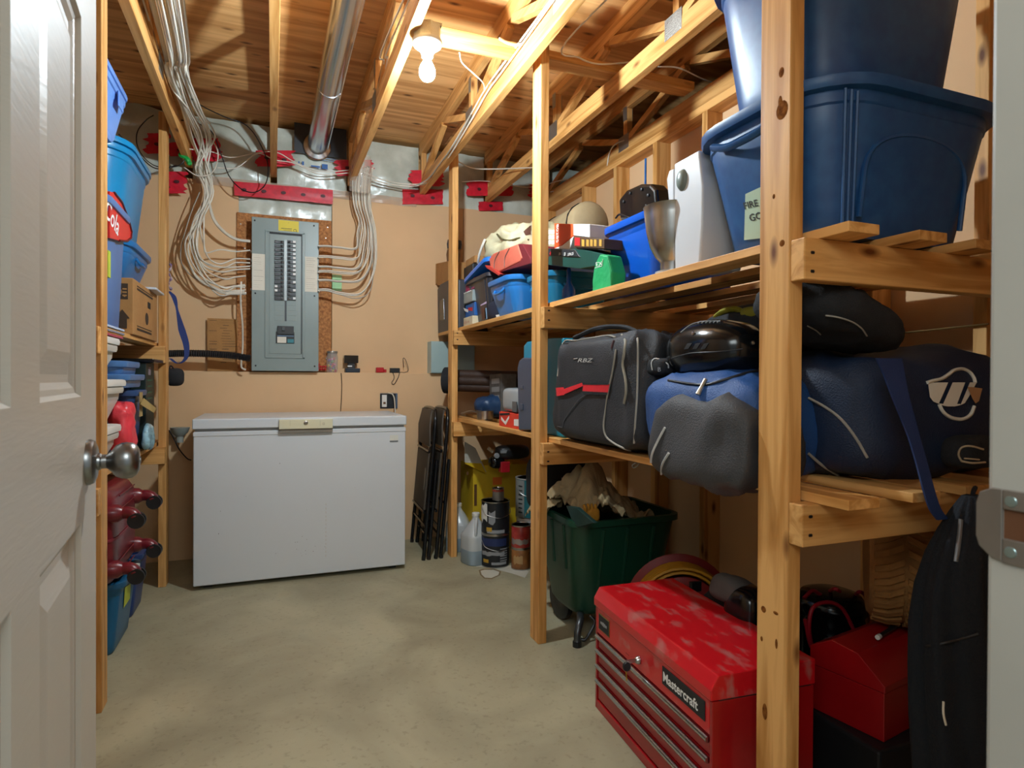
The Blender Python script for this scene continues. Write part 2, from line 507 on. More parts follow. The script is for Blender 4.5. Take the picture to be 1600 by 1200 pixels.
for i, x in enumerate(XJ): truss(x, i)
# strongback running across the trusses, resting on the bottom chords (in lengths between the webs)
MB().box(.515, 1.895, 2.45, 2.538, 2.5255, 2.563).build('strongback', WX, ce, bev=.002)

# doorway jamb with its strike plate, and the open door
tr = MB().box(.555, .575, .205, .332, 0, 2.08).build('trim_1', mat('shaded_jamb_paint', 'a19b90', .45, var=.03), bev=.004)  # door's white paint, darkened here for the dimmer light on the jamb
tag(tr, 'painted door jamb at the right edge of the doorway', kind='structure')
tr2 = MB().box(-.24, -.222, .205, .332, 0, 2.08).build('trim_2', _mats['shaded_jamb_paint'], bev=.004); tag(tr2, 'painted door jamb on the hinge side', kind='structure')
tr3 = MB().box(-.222, .555, .205, .332, 2.062, 2.08).build('trim_3', _mats['shaded_jamb_paint'], bev=.003); tag(tr3, 'painted head jamb of the doorway', kind='structure')
SP = mat('strike_satin_nickel', '8f867c', .42, .85, var=.06, vs=30)
def strike():
    X = .5548
    zt, zb = at(1545, 762, X=.55).z, at(1545, 868, X=.55).z
    yl = .3345; mb = MB()
    # plate with rounded lip, curving past the jamb edge
    poly = [(.285, zb-.004), (.327, zb-.002), (yl+.002, zb+.006), (yl+.0045, zb+.014), (yl+.0045, zt-.014), (yl+.002, zt-.005), (.327, zt), (.285, zt)]
    hole = [(.300, (zb+zt)/2-.012), (.319, (zb+zt)/2-.012), (.319, (zb+zt)/2+.012), (.300, (zb+zt)/2+.012)]
    for a, b in (((.272, .296), (zb-.004, zt)), ):
        mb.box(X-.0022, X, a[0], a[1], b[0], b[1])
    mb.box(X-.0022, X, .296, .300, zb-.004, zt)
    mb.box(X-.0022, X, .300, .319, zb-.004, hole[0][1]); mb.box(X-.0022, X, .300, .319, hole[2][1], zt)
    mb.prism([(.319, zb-.003)]+poly[1:7]+[(.319, zt)], 0, .0022, lambda u, v, d: Vector((X-d, u, v)))
    o = mb.build('strike_plate', SP, tr, bev=.0008)
    dk2 = mat('latch_hole_wood', '5b3417', .8)
    MB().box(X+.0001, X+.0004, .300, .319, hole[0][1], hole[2][1]).build('latch_hole', dk2, o)
    for zz in (zt-.009, zb+.006):
        MB().lathe([(0.0001, .0012), (.0042, .0008), (.0046, 0)], Matrix.Translation((X-.0022, .3128, zz)) @ Matrix.Rotation(math.radians(-90), 4, 'Y'), 16).build('screw', mat('zinc_screw', 'a9c0c0', .3, 1), o, smooth=40)
strike()

def door_paint():
    m = mat('door_paint', 'c3bbae', .36, var=0.02, vs=3)
    nt = m.node_tree; N, L = nt.nodes, nt.links; b = N['Principled BSDF']
    tc = N.new('ShaderNodeTexCoord'); mp = N.new('ShaderNodeMapping'); mp.inputs['Scale'].default_value = (14, 14, 130)
    mp.inputs['Rotation'].default_value = (0, .12, 0)
    L.new(tc.outputs['Object'], mp.inputs[0]); nz = N.new('ShaderNodeTexNoise'); nz.inputs['Scale'].default_value = 1; nz.inputs['Detail'].default_value = 3; nz.inputs['Distortion'].default_value = .8
    L.new(mp.outputs[0], nz.inputs['Vector']); bp = N.new('ShaderNodeBump'); bp.inputs['Strength'].default_value = .14; bp.inputs['Distance'].default_value = .003
    L.new(nz.outputs[0], bp.inputs['Height']); L.new(bp.outputs[0], b.inputs['Normal'])
    return m
DOORM = door_paint()
u = Vector((math.sin(math.radians(-5.9)), math.cos(math.radians(-5.9)), 0)); yv = Vector((0, 0, 1)).cross(u)
E0 = CC + (FW + RT*((150-800)/FPX))*.98; E0.z = 0
DM = Matrix((u, yv, Vector((0, 0, 1)))).transposed().to_4x4(); DM.translation = E0 - u*.76
door = thing('door_1', None, 'white six panel interior door standing open on the left with a satin knob', kind='structure', M=DM)
W0, W1 = -.14, .76
mb = MB()
cols = [(0.0, .254), (.364, .619)]
rows = [(.24, .918), (1.094, 1.62), (1.72, 1.93)]
mb.box(W0, 0.0, 0, .035, .015, 2.04); mb.box(.254, .364, 0, .035, .015, 2.04); mb.box(.619, W1, 0, .035, .015, 2.04)
for c0, c1 in cols:
    for z0, z1 in ((.015, .24), (.918, 1.094), (1.62, 1.72), (1.93, 2.04)):
        mb.box(c0, c1, 0, .035, z0, z1)
mb.build('door_slab', DOORM, door, world=False)
for c0, c1 in cols:
    for z0, z1 in rows:
        m2 = MB(); rings = []
        for ins, dep in ((0, 0), (.005, .006), (.012, .0075), (.02, .012), (.03, .012), (.058, .004), (.06, .004)):
            rings.append([Vector((c0+ins, dep, z0+ins)), Vector((c1-ins, dep, z0+ins)), Vector((c1-ins, dep, z1-ins)), Vector((c0+ins, dep, z1-ins))])
        m2.loft(rings, False, True)
        rings = [[Vector((p.x, .035-p.y, p.z)) for p in r] for r in rings]
        m2.loft(rings, False, True)
        m2.build('door_panel', DOORM, door, world=False)
KM = Matrix.Translation((.672, 0, .996)) @ Matrix.Rotation(math.radians(90), 4, 'X')
MB().lathe([(.0335, 0), (.0335, .004), (.031, .009), (.024, .012), (.015, .013)], KM, 36).build('rosette', SATIN, door, world=False, smooth=35)
kn = MB().lathe([(.013, .010), (.0125, .016), (.0105, .018), (.0105, .024), (.013, .027), (.017, .031), (.0235, .036), (.0268, .043), (.0275, .050), (.0262, .057), (.0222, .0625), (.0165, .0655), (.009, .0665), (.0001, .067)], KM, 40).build('door_knob', SATIN, door, world=False, smooth=35)
MB().lathe([(.005, .0666), (.005, .0675), (.0001, .0678)], KM, 14).build('lock_button', SATIN, kn, world=False, smooth=35)
MB().box(W1-.001, W1+.001, .006, .029, .96, 1.03).build('latch_plate', SATIN, door, world=False)
for z in (.25, 1.02, 1.8):
    MB().cyl((W0, -.006, z-.045), (W0, -.006, z+.045), .006, 10).build('hinge', SATIN, door, world=False, smooth=40)

# ------------------------------------------------------------------ shelving
PW, PT = .089, .038
sr = thing('shelving_unit', (1.05, .94, 0), 'long spruce lumber shelving along the right side with three tall front posts', 'shelving')
posts_y = [(1.029, 1.118), (2.371, 2.46), (3.731, 3.82)]
for (a, b), zt in zip(posts_y, (2.799, 2.60, 2.55)):
    MB().box(1.05, 1.0885, a, b, 0, zt).build('post', WZ, sr, bev=.0025)
for a, b in posts_y:
    for zt in (1.427, .855):
        MB().box(1.052, 1.898, a-.039, a-.0005, zt-.09, zt).build('cross_beam', WX, sr, bev=.0025)
rs = random.Random(4)
for zt in (1.427, .855):
    for k, x in enumerate((1.096, 1.30, 1.50, 1.70)):
        e = rs.uniform(-.012, .02)
        y0 = .925+e
        MB().box(x, x+.089, y0, 2.42+e, zt+.0005, zt+.022).build('slat', WY, sr, bev=.0015)
        MB().box(x, x+.089, 2.423+e, 4.245, zt+.0005, zt+.022).build('slat', WY, sr, bev=.0015)
for zt in (1.427, .855):
    MB().box(1.808, 1.897, .96, 4.245, zt+.0005, zt+.022).build('slat', WY, sr, bev=.0015)  # extra rear slat, added to block light leaking down along the wall
# knots on the face of the near post
KN = mat('knot_brown', '8a5526', .95, col2='5a3012', vs=90, spec=.05)
for px_, py_, rw, rh in ((1221, 113, .004, .006), (1222, 172, .009, .011), (1219, 160, .003, .008), (1222, 380, .004, .004), (1209, 307, .002, .003), (1193, 952, .004, .004), (1190, 998, .002, .003), (1213, 1006, .002, .006), (1195, 1112, .004, .010), (1212, 958, .004, .002)):
    q_ = at(px_, py_, X=1.0499)
    MB().lathe([(1.0, 0), (.9, .0004), (.0002, .0006)], Matrix.Translation(q_) @ Matrix.Rotation(math.radians(-90), 4, 'Y') @ Matrix.Diagonal((rh*1.9, rw*1.9, 1, 1)), 14).build('knot', KN, sr, smooth=50)
for y0, z in ((2.332, 1.39), (3.692, 1.39), (2.332, .80), (.99, 1.375), (.99, .81)):
    for dx in (.02, .024):
        for dz in (-.02, .02):
            MB().cyl((1.052+dx, y0-.0012, z+dz), (1.052+dx, y0+.002, z+dz), .0035, 8).build('screw_head', INK, sr)

sl = thing('shelving_unit', (-.55, 2.36, 0), 'narrower spruce lumber shelving on the left between the door and the freezer', 'shelving')
for (a, b), zt in zip(((2.40, 2.479), (3.735, 3.82)), (2.79, 2.54)):
    MB().box(-.568, -.53, a, b, 0, zt).build('post', WZ, sl, bev=.0025)
for a in (2.40, 3.735):
    for zt in (1.29, .755):
        MB().box(-1.15, -.531, a-.039, a-.0005, zt-.09, zt).build('cross_beam', WX, sl, bev=.0025)
for zt in (1.29, .755):
    for x in (-.665, -.85, -1.03):
        MB().box(x, x+.089, 2.33, 3.95, zt+.0005, zt+.02).build('slat', WY, sl, bev=.0015)
    MB().box(-1.19, -1.152, 2.36, 3.95, zt-.09, zt).build('cleat', WY, sl, bev=.002)

# ------------------------------------------------------------------ duct, lamp, cables overhead
dz = 2.655
du = thing('air_duct', (.27, 4.25, dz), 'round galvanised metal duct running between the ceiling trusses', 'duct')
pr_ = []
MB().tube([(.283, .34, dz), (.283, 2.6, dz), (.277, 3.2, dz), (.272, 4.22, dz)], .063, 32).build('duct_pipe', GALV, du, smooth=40)
for yy in (2.0, 3.35):
    MB().tube([(.277, yy, dz), (.277, yy+.03, dz)], .0655, 32).build('crimped_joint', GALV, du, smooth=40)
MB().box(.33, .336, .5, 4.2, dz-.035, dz-.029).build('seam', GALV, du)
MB().lathe([(.06, 0), (.085, -.01), (.09, -.018), (.066, -.02)], Matrix.Translation((.272, 4.235, dz)) @ Matrix.Rotation(math.radians(90), 4, 'X'), 28, False).build('cut_collar', GALV, du, smooth=30)
MB().box(.13, .46, 4.262, 4.268, 2.60, 2.795).build('hole_shade_sheet', mat('hole_shade_dark', '3b3d40', .5, .3), du)  # flat dark sheet stands in for the shaded hole behind the duct end

LX, LY = .548, 2.31
lamp = thing('ceiling_lamp', (LX, LY, 2.40), 'bare glowing bulb in a white porcelain ceiling lampholder', 'lamp')
MB().lathe([(.052, 2.412), (.052, 2.465), (.048, 2.468)], Matrix.Translation((LX, LY, 0)), 8).build('junction_box', PLATE, lamp)
MB().box(.512, .60, LY-.02, LY+.02, 2.4685, 2.48).build('box_bracket', PLATE, lamp)
pc = mat('porcelain', 'bfbdb8', .25, var=0)
MB().lathe([(.0565, 2.411), (.0575, 2.403), (.053, 2.393), (.040, 2.383), (.028, 2.374), (.0235, 2.362), (.021, 2.350), (.0155, 2.349)], Matrix.Translation((LX, LY, 0)), 36).build('lampholder', pc, lamp, smooth=40)
MB().lathe([(.0125, 2.3485), (.0128, 2.342), (.0150, 2.334)], Matrix.Translation((LX, LY, 0)), 24).build('bulb_neck', pc, lamp, smooth=40)
bulbm = mat('bulb_glass', 'ffffff', .3, var=0, emit='e4f5ff', es=BULB_E)
MB().lathe([(.0150, 2.334), (.022, 2.322), (.0288, 2.306), (.0305, 2.290), (.0275, 2.275), (.019, 2.264), (.009, 2.2595), (.0002, 2.259)], Matrix.Translation((LX, LY, 0)), 24).build('bulb', bulbm, lamp, smooth=60)

def cable(px, r, m, label, group=None, name='cable', n=6, k=6, cat='cable', parent=None):
    pts = smoothpts(px, k)
    if parent is not None: return MB().tube(pts, r, n).build(name, m, parent, smooth=60)
    return tag(MB().tube(pts, r, n).build(name, m, smooth=60), label, cat, group)
rc = random.Random(11)
YC = 4.19
def wallp(x, y, d=0): return at(x, y, Y=YC-d)
lbun = thing('cable_bundle', (-.42, 4.19, 2.0), 'thick bundle of white electrical cables falling from the ceiling to the left of the panel', 'cables')
rbun = thing('cable_bundle', (.56, 4.19, 2.0), 'smaller bundle of white cables curling into the right side of the panel', 'cables')
# left bundle: along truss, over its end, down the wall, curling right into the panel
ends = [(391, 377, .0095, 0), (391, 391, .004, 1), (391, 405, .004, 1), (391, 411, .004, 1), (391, 416, .004, 0), (391, 420, .004, 1), (384, 431, .004, 1), (384, 447, .004, 0), (383, 450, .004, 1), (385, 457, .004, 0), (385, 459, .004, 1), (384, 453, .004, 0), (383, 445, .004, 1), (382, 455, .004, 1)]
for i, (ex, ey, r, g) in enumerate(ends):
    j = lambda s: rc.uniform(-s, s)
    low = (ey-377)/80
    top0 = Vector((-.40+i*.012+rc.uniform(-.01, .01), 1.2, 2.53+rc.uniform(-.02, .06)))
    top = at(252+i*3.2, 60, Z=2.50+rc.uniform(-.02, .09))
    p2 = at(262+i*2.4, 110, Z=2.48+rc.uniform(0, .05))
    p3 = at(284+i*2+j(4), 165, Z=2.46+rc.uniform(0, .05))
    p4 = at(300+i*2.6+j(3), 215, Y=4.05+j(.03))
    p5 = wallp(316+j(13), 262+j(3), rc.uniform(0, .05)); p6 = wallp(326+j(8), 300+j(3), rc.uniform(0, .05))
    pts = [top0, top, p2, p3, p4, p5, p6]
    if i == 0:
        pts += [wallp(333, 340, .02), wallp(350, 362, .01), wallp(370, 374, 0), wallp(ex, ey, 0)]
        lab = 'thick white service cable curving from the bundle into the upper left of the panel'
    else:
        xl = 326 - 26*min(1, low*1.1) + j(6)
        pts += [wallp(316-8*low+j(6), 345, rc.uniform(0, .05)), wallp(xl-6*low, 385+j(6), rc.uniform(0, .05)), wallp(xl+14*low+j(3), 385+(ey-375)*.62, rc.uniform(0, .04)),
                wallp(346+j(4), ey+4+6*low*(ey < 440)-j(4)-2, .02), wallp(368, ey+j(2), 0), wallp(ex, ey, 0)]
        lab = 'white electrical cable in the thick bundle hanging at the left of the panel'
    cable(pts, r*1.0 if r > .005 else .0047, CABLE if g else CABLE, lab, parent=lbun)
cable([Vector((-.44, 1.2, 2.57)), at(242, 60, Z=2.58), at(262, 120, Z=2.5), at(272, 143, Z=2.47), at(290, 165, Z=2.46), at(315, 200, Y=4.1), at(340, 235, Y=4.12), at(333, 268, Y=4.15), at(310, 275, Y=4.15), at(288, 262, Y=4.15)], .004, CABLE, '', parent=lbun)
cable([wallp(312, 300), wallp(296, 340), wallp(282, 396), wallp(292, 424), wallp(320, 444), wallp(352, 459), wallp(384, 460)], .0035, CABLEG, '', parent=lbun)
# right bundle
nt_ = thing('sticky_note', wallp(527, 442), 'pale green paper note stuck under the lower right cables of the panel', 'note')
MB().box(at(519, 430, Y=4.325).x, at(534, 430, Y=4.325).x, 4.322, 4.3285, at(519, 454, Y=4.325).z, at(519, 429, Y=4.325).z).build('note', mat('pale_green_note', 'a3d3a0', .7), nt_)
rends = [(497, 384), (497, 402), (497, 416), (497, 425), (497, 437), (497, 454)]
for i, (ex, ey) in enumerate(rends):
    low = i/5
    xr = 566+i*4
    pts = [at(556+i*5, 262, Y=4.14), at(551+i*5.2, 285, Y=4.18), at(553+i*4.6, 320, Y=4.2), wallp(xr-5+low*4, 345+low*20), wallp(xr-8+low*6, 365+low*56), wallp(556+low*8, ey+3-low*4+(6 if i == 5 else 0)), wallp(530, ey+2+(3 if i == 5 else 0)), wallp(512, ey), wallp(ex, ey)]
    cable(pts, .0046, CABLE, '', parent=rbun)
    cable([p_+Vector((.011+.003*math.sin(i), -.006, .004)) for p_ in pts[:5]]+[p_+Vector((.004, -.009, .008 if i % 2 else -.008)) for p_ in pts[5:]], .0042, CABLE if i % 2 else CABLEG, '', parent=rbun)
cable([at(574, 262, Y=4.14), at(579, 300, Y=4.2), wallp(580, 350), wallp(583, 400), wallp(580, 450), wallp(560, 466), wallp(530, 460), wallp(512, 455), wallp(498, 454)], .0036, CABLEG, '', parent=rbun)
# clear plastic wrap over the top of the right bundle
wv = MB().tube([at(566, 245, Y=4.13), at(564, 268, Y=4.13), at(562, 300, Y=4.17)], [.055, .072, .068], 16).build('plastic_wrap', mat('clear_plastic', 'd9cfc0', .15, var=0, alpha=.35, bump=.6, bs=25), rbun, smooth=60)
# black coax and loops
cable([at(300, 155, Z=2.47), at(320, 168, Y=3.9), at(352, 183, Y=4.05), at(385, 196, Y=4.1), at(405, 222, Y=4.12), at(418, 255, Y=4.12), at(416, 285, Y=4.14), at(400, 300, Y=4.15), at(378, 296, Y=4.15), at(358, 275, Y=4.15), at(345, 240, Y=4.14), at(330, 205, Y=4.1), at(300, 190, Y=4.0), at(282, 188, Y=3.95)], .0035, BLK, 'black coaxial cable making a wide loop above the panel')
cable([at(186, 210, Y=3.4), at(215, 240, Y=3.7), at(240, 262, Y=3.95), at(262, 262, Y=4.1), at(285, 255, Y=4.1), at(293, 230, Y=4.1), at(290, 210, Y=4.1)], .0035, BLK, 'black cable sagging from the left shelf to the truss end')
cable([at(240, 180, Y=4.15), at(228, 188, Y=4.15), at(215, 205, Y=4.15), at(214, 225, Y=4.15), at(224, 245, Y=4.15), at(240, 258, Y=4.15), at(258, 262, Y=4.15), at(276, 258, Y=4.15)], .003, BLK, 'thin black cable coiled behind the left far post')
gt = MB().box(-.492, -.478, 4.11, 4.14, 2.36, 2.43)
g1 = at(280, 240, Y=4.1); g2 = at(297, 258, Y=4.1)
gt = MB().tube(smoothpts([g1, g1.lerp(g2, .5)+Vector((.012, 0, .004)), g2], 4), [.012, .016, .014, .012, .015, .016, .013, .016, .01][:9], 7).build('green_tape', mat('green_tape', '18a84a', .4), smooth=30)
tag(gt, 'bright green tape wrapped round the cables at the truss end', 'tape')
# thin white cables crossing the bays
cable([at(296, 233, Y=4.14), at(330, 237, Y=4.16), at(360, 246, Y=4.16), at(400, 239, Y=4.16), at(432, 238, Y=4.16), at(462, 254, Y=4.16), at(500, 268, Y=4.16), at(545, 266, Y=4.16)], .0034, CABLE, 'white cable stretched along the insulation above the panel')
cable([at(340, 262, Y=4.15), at(370, 262, Y=4.16), at(402, 240, Y=4.16), at(430, 250, Y=4.16), at(460, 255, Y=4.16), at(500, 272, Y=4.16), at(548, 270, Y=4.16)], .0034, CABLE, 'second white cable sagging lower over the insulation above the panel')
cable([at(560, 272, Y=4.16), at(600, 286, Y=4.17), at(640, 291, Y=4.16), at(666, 286, Y=4.1), at(684, 268, Y=3.9), at(700, 240, X=.965), at(735, 180, X=.965), at(758, 140, X=.965), at(790, 95, X=.965), Vector((.965, 1.2, 2.53))], .0042, CABLE, 'white cable climbing along the third truss past the lamp')
cable([at(565, 268, Y=4.15), at(605, 283, Y=4.16), at(645, 288, Y=4.15), at(674, 283, Y=4.05), at(690, 262, Y=3.8), at(708, 235, X=.96), at(738, 185, X=.96), at(764, 140, X=.96), at(797, 95, X=.96), Vector((.955, 1.2, 2.53))], .0042, CABLE, 'second white cable beside it climbing the third truss')
cable([at(640, 294, Y=4.14), at(668, 280, Y=4.0), at(688, 255, Y=3.7), at(712, 222, X=.955), at(736, 178, X=.955)], .0042, CABLEG, 'grey cable tied to the two white ones under the third truss')
cable([at(718, 82, Y=2.6), at(722, 98, Y=2.65), at(740, 115, Y=2.7), at(755, 130, Y=2.75), at(757, 142, Y=2.8)], .0034, CABLE, 'short white cable hanging from the cross board to the truss')
cable([at(715, 252, Y=3.9), at(740, 263, Y=3.9), at(775, 264, Y=3.8), at(805, 263, Y=3.6), at(835, 262, Y=3.3)], .0038, CABLE, 'white cable sagging between the posts at the back')
cable([at(722, 284, Y=4.2), at(760, 283, Y=4.2), at(800, 290, Y=4.2), at(835, 292, Y=4.2), at(880, 281, Y=3.9), at(905, 281, Y=3.8)], .0034, CABLE, 'white cable lying on the insulation at the right of the back wall')
cable([at(860, 300, Y=4.1), at(880, 296, Y=4.1), at(905, 300, Y=4.0)], .0034, CABLE, 'short white cable end near the partition plate')
cable([at(948, 268, X=1.93), at(952, 240, X=1.91), at(962, 225, X=1.9), at(980, 218, X=1.93)], .0042, CABLE, 'white cable dropping beside the last truss to the partition')
cable([Vector((1.2, 1.5, 2.54)), at(884, 66, Y=2.3), at(905, 90, Y=2.4), at(935, 100, Y=2.44), at(975, 98, Y=2.44), at(992, 96, Y=2.44)], .0038, CABLE, 'white cable draped over the cross board between two trusses')
cable([at(1028, 104, Y=2.44), at(1060, 106, Y=2.445), at(1095, 122, Y=2.445), at(1130, 135, Y=2.445)], .0038, CABLE, 'white cable lying on the cross board beside the partition')
cable([at(780, 60, Z=2.53), at(795, 68, Z=2.52), at(812, 70, Z=2.52), at(830, 62, Z=2.53)], .006, CABLE, 'thick white cable loop above the third truss')
cable([Vector((.50+.035, 1.2, 2.58)), at(603, 62, Z=2.6), at(600, 95, Z=2.56), at(598, 110, X=.535)], .004, CABLE, 'white cable running up beside the second truss')
cable([Vector((.55, 1.2, 2.6)), at(612, 62, Z=2.6), at(606, 90, Z=2.57), at(603, 108, Z=2.56)], .004, CABLE, 'second white cable running up beside the second truss')
# ------------------------------------------------------------------ shared object builders
from mathutils.bvhtree import BVHTree
def hitter(*mbs):
    trees = [BVHTree.FromPolygons([tuple(v) for v in mb.v], mb.f) for mb in mbs]
    def h(px, py, off=.003):
        d = (FW + RT*((px-800)/FPX) - UP*((py-600)/FPX)).normalized()
        best = None
        for t in trees:
            r = t.ray_cast(CC, d, 10)
            if r[0] is not None and (best is None or r[3] < best[3]): best = r
        if best is None: return None
        n = best[1] if best[1].dot(d) < 0 else -best[1]
        return best[0]+n*off
    return h
def line_on(h, px, r, m, parent, name='piping', k=4, n=6, off=.002):
    pts = [h(x, y, off) for x, y in px]; pts = [p for p in pts if p is not None]
    if len(pts) < 2: return None
    return MB().tube(smoothpts(pts, k), r, n).build(name, m, parent, smooth=60)
def patch_on(h, px, m, parent, name='printed_patch', off=.003, div=6, label=None):
    """four corner pixels, draped as a grid on the surface"""
    (x0, y0), (x1, y1), (x2, y2), (x3, y3) = px
    vs = []; ok = True
    for j in range(div+1):
        for i in range(div+1):
            u, v = i/div, j/div
            a = (x0+(x1-x0)*u, y0+(y1-y0)*u); b = (x3+(x2-x3)*u, y3+(y2-y3)*u)
            p = h(a[0]+(b[0]-a[0])*v, a[1]+(b[1]-a[1])*v, off)
            if p is None: return None
            vs.append(p)
    fs = [(j*(div+1)+i, j*(div+1)+i+1, (j+1)*(div+1)+i+1, (j+1)*(div+1)+i) for j in range(div) for i in range(div)]
    mb = MB(); n = len(vs)
    d = (CC-vs[0]).normalized()*.0008
    mb.add(vs+[v+d for v in vs], fs+[tuple(q+n for q in f) for f in fs])
    return mb.build(name, m, parent, smooth=60, label=label)
def text_on(h, body, size, px, m, parent, ang=0.0, shear=0.0, sx=1.0, off=.003, bold=0.0, yscale=1.0):
    """lettering laid on a curved surface: size in photograph pixels"""
    c = bpy.data.curves.new('t', 'FONT'); c.body = body; c.size = size; c.shear = shear; c.resolution_u = 2; c.offset = bold*size
    o = bpy.data.objects.new('t', c); COL.objects.link(o)
    dg = bpy.context.evaluated_depsgraph_get(); me0 = o.evaluated_get(dg).to_mesh()
    ca, sa = math.cos(ang), math.sin(ang)
    vs = []
    for v in me0.vertices:
        x, y = v.co.x*sx, v.co.y*yscale
        p = h(px[0]+x*ca+y*sa, px[1]+x*sa-y*ca, off)
        vs.append(p)
    fs = [tuple(p.vertices) for p in me0.polygons if all(vs[q] is not None for q in p.vertices)]
    o.evaluated_get(dg).to_mesh_clear(); bpy.data.objects.remove(o); bpy.data.curves.remove(c)
    if not fs: return None
    used = sorted({q for f in fs for q in f}); mp = {q: i for i, q in enumerate(used)}
    mb = MB(); mb.add([vs[q] for q in used], [tuple(mp[q] for q in f) for f in fs])
    me = bpy.data.meshes.new('lettering'); inv = WMX[parent.name].inverted()
    me.from_pydata([tuple(inv @ v) for v in mb.v], [], mb.f); me.materials.append(m)
    r = bpy.data.objects.new('lettering', me); COL.objects.link(r); r.parent = parent; WMX[r.name] = WMX[parent.name].copy()
    return r

def plastic(name, col, rough=.33, **k): return mat(name, col, rough, var=k.pop('var', .08), vs=k.pop('vs', 5), bump=k.pop('bump', .03), bs=k.pop('bs', 20), **k)

def tote_mb(L, W, H, taper=.84, rim=.022, rad=.07, rimh=.028, wall=.004, flare=True):
    mb = MB(); rings = []
    def R(s, z, ins=0.0): return rrect(L*s-2*ins-2*rim, W*s-2*ins-2*rim, rad*s, 6, z)
    rings.append(R(taper*.96, 0)); rings.append(R(taper, .012))
    for k in range(1, 6):
        t = k/5; rings.append(R(taper+(1-taper)*t, .012+(H-rimh-.03-.012)*t))
    rings.append(R(1.0, H-rimh-.028)); rings.append(R(1.015, H-rimh-.024))
    def E_(e, z): return rrect(L-2*rim+2*e, W-2*rim+2*e, rad+e, 6, z)
    rings += [E_(.006, H-rimh), E_(rim*.85, H-rimh+.002), E_(rim, H-rimh*.6), E_(rim, H-.003), E_(rim*.8, H), E_(0.0, H), E_(-.006, H-.004)]
    rings.append(R(taper, .03, wall))
    mb.loft(rings, True, True)
    return mb
def lid_mb(L, W, z, th=.028, rad=.075, dome=.006):
    mb = MB()
    def E_(e, zz): return rrect(L+2*e, W+2*e, rad+max(e, -.05), 6, zz)
    mb.loft([E_(-.004, z), E_(.004, z+.001), E_(.006, z+th*.5), E_(.003, z+th*.9), E_(-.008, z+th), E_(-.03, z+th), E_(-.04, z+th-.008), E_(-.10, z+th-.008+dome)], True, True)
    return mb
def tote(name, loc, L, W, H, m, label, cat='storage bin', rz=0.0, group=None, lid=None, taper=.84, rad=.07, rim=.022, handle=True, rimh=.028, inner=None):
    t = thing(name, loc, label, cat, group, rz)
    b = tote_mb(L, W, H, taper, rim, rad, rimh).build('body', m, t, world=False, smooth=40)
    if handle:
        for s in (-1, 1):
            hb = MB()
            hb.tube(smoothpts([(-.09, s*(W/2-rim+.001), H-.055), (-.07, s*(W/2-rim+.012), H-.075), (0, s*(W/2-rim+.016), H-.08), (.07, s*(W/2-rim+.012), H-.075), (.09, s*(W/2-rim+.001), H-.055)], 3), .007, 6)
            hb.build('handle', m, t, world=False, smooth=60)
            hb = MB()
            hb.tube(smoothpts([(s*(L/2-rim+.001), -.07, H-.055), (s*(L/2-rim+.012), -.055, H-.075), (s*(L/2-rim+.016), 0, H-.08), (s*(L/2-rim+.012), .055, H-.075), (s*(L/2-rim+.001), .07, H-.055)], 3), .007, 6)
            hb.build('handle', m, t, world=False, smooth=60)
    if lid: lid_mb(L, W, H+.001, rad=rad+.005).build('lid', lid, t, world=False, smooth=35)
    return t

def blob(c, half, e1=.5, e2=.5, amp=.02, ns=4, seed=0, nu=40, nv=24, M=None, fold=0.0, flat=None, fine=0.0):
    """boxy cushion (superellipsoid) with soft folds"""
    c = Vector(c); rings = []
    sg = lambda v, e: math.copysign(abs(v)**e, v)
    for j in range(nv+1):
        ph = -math.pi/2+math.pi*(j+.02)/(nv+.04)
        ring = []
        for i in range(nu):
            th = 2*math.pi*i/nu
            x = half[0]*sg(math.cos(ph), e1)*sg(math.cos(th), e2)
            y = half[1]*sg(math.cos(ph), e1)*sg(math.sin(th), e2)
            z = half[2]*sg(math.sin(ph), e1)
            p = Vector((x, y, z)); n = Vector((x/half[0]**2, y/half[1]**2, z/half[2]**2)).normalized()
            d = amp*nz3(p, ns, seed)+amp*.5*nz3(p, ns*2.3, seed+5)
            if fold: d += fold*abs(nz3((p.x*1.0, p.y*1.0, p.z*.45), ns*2.2, seed+9))*-1.0
            if fine: d += fine*nz3(p, ns*7, seed+2)
            p = p+n*d
            if M: p = M @ p
            p = p+c
            if flat is not None and p.z < flat: p.z = flat
            ring.append(p)
        rings.append(ring)
    return MB().loft(rings)

# ------------------------------------------------------------------ electrical panel and back wall items
bk = thing('plywood_backer', (.085, 4.30, LEDGE), 'orange chipboard backing board mounted behind the grey breaker panel', 'board')
MB().box(at(370, 400, Y=4.315).x, at(518, 400, Y=4.315).x, 4.315, 4.329, LEDGE+.004, at(440, 338, Y=4.315).z).build('board', OSB, bk, bev=.001)
for px, py in ((376, 350), (382, 388), (512, 355), (509, 372), (377, 470), (510, 560)):
    p = at(px, py, Y=4.3145); MB().lathe([(.005, 0), (.004, .0015), (.0002, .002)], Matrix.Translation(p) @ Matrix.Rotation(math.radians(90), 4, 'X'), 10).build('screw_head', STEEL, bk)
YP = 4.215
ax0, ax1 = at(393, 470, Y=YP).x, at(498, 470, Y=YP).x
az0, az1 = LEDGE+.006, at(445, 343, Y=YP).z
bp_ = thing('breaker_panel', ((ax0+ax1)/2, 4.26, az0), 'grey steel electrical breaker panel mounted on the back wall', 'electrical panel')
MB().box(ax0+.012, ax1-.012, YP+.008, 4.3145, az0+.012, az1-.012).build('box', GBOX, bp_, bev=.002)
MB().box(ax0, ax1, YP, YP+.0075, az0, az1).build('cover', GBOX, bp_, bev=.003)
def pp(cx, cy, y=YP): return at(360+cx/4.2875, 320+cy/4.2857, Y=y)
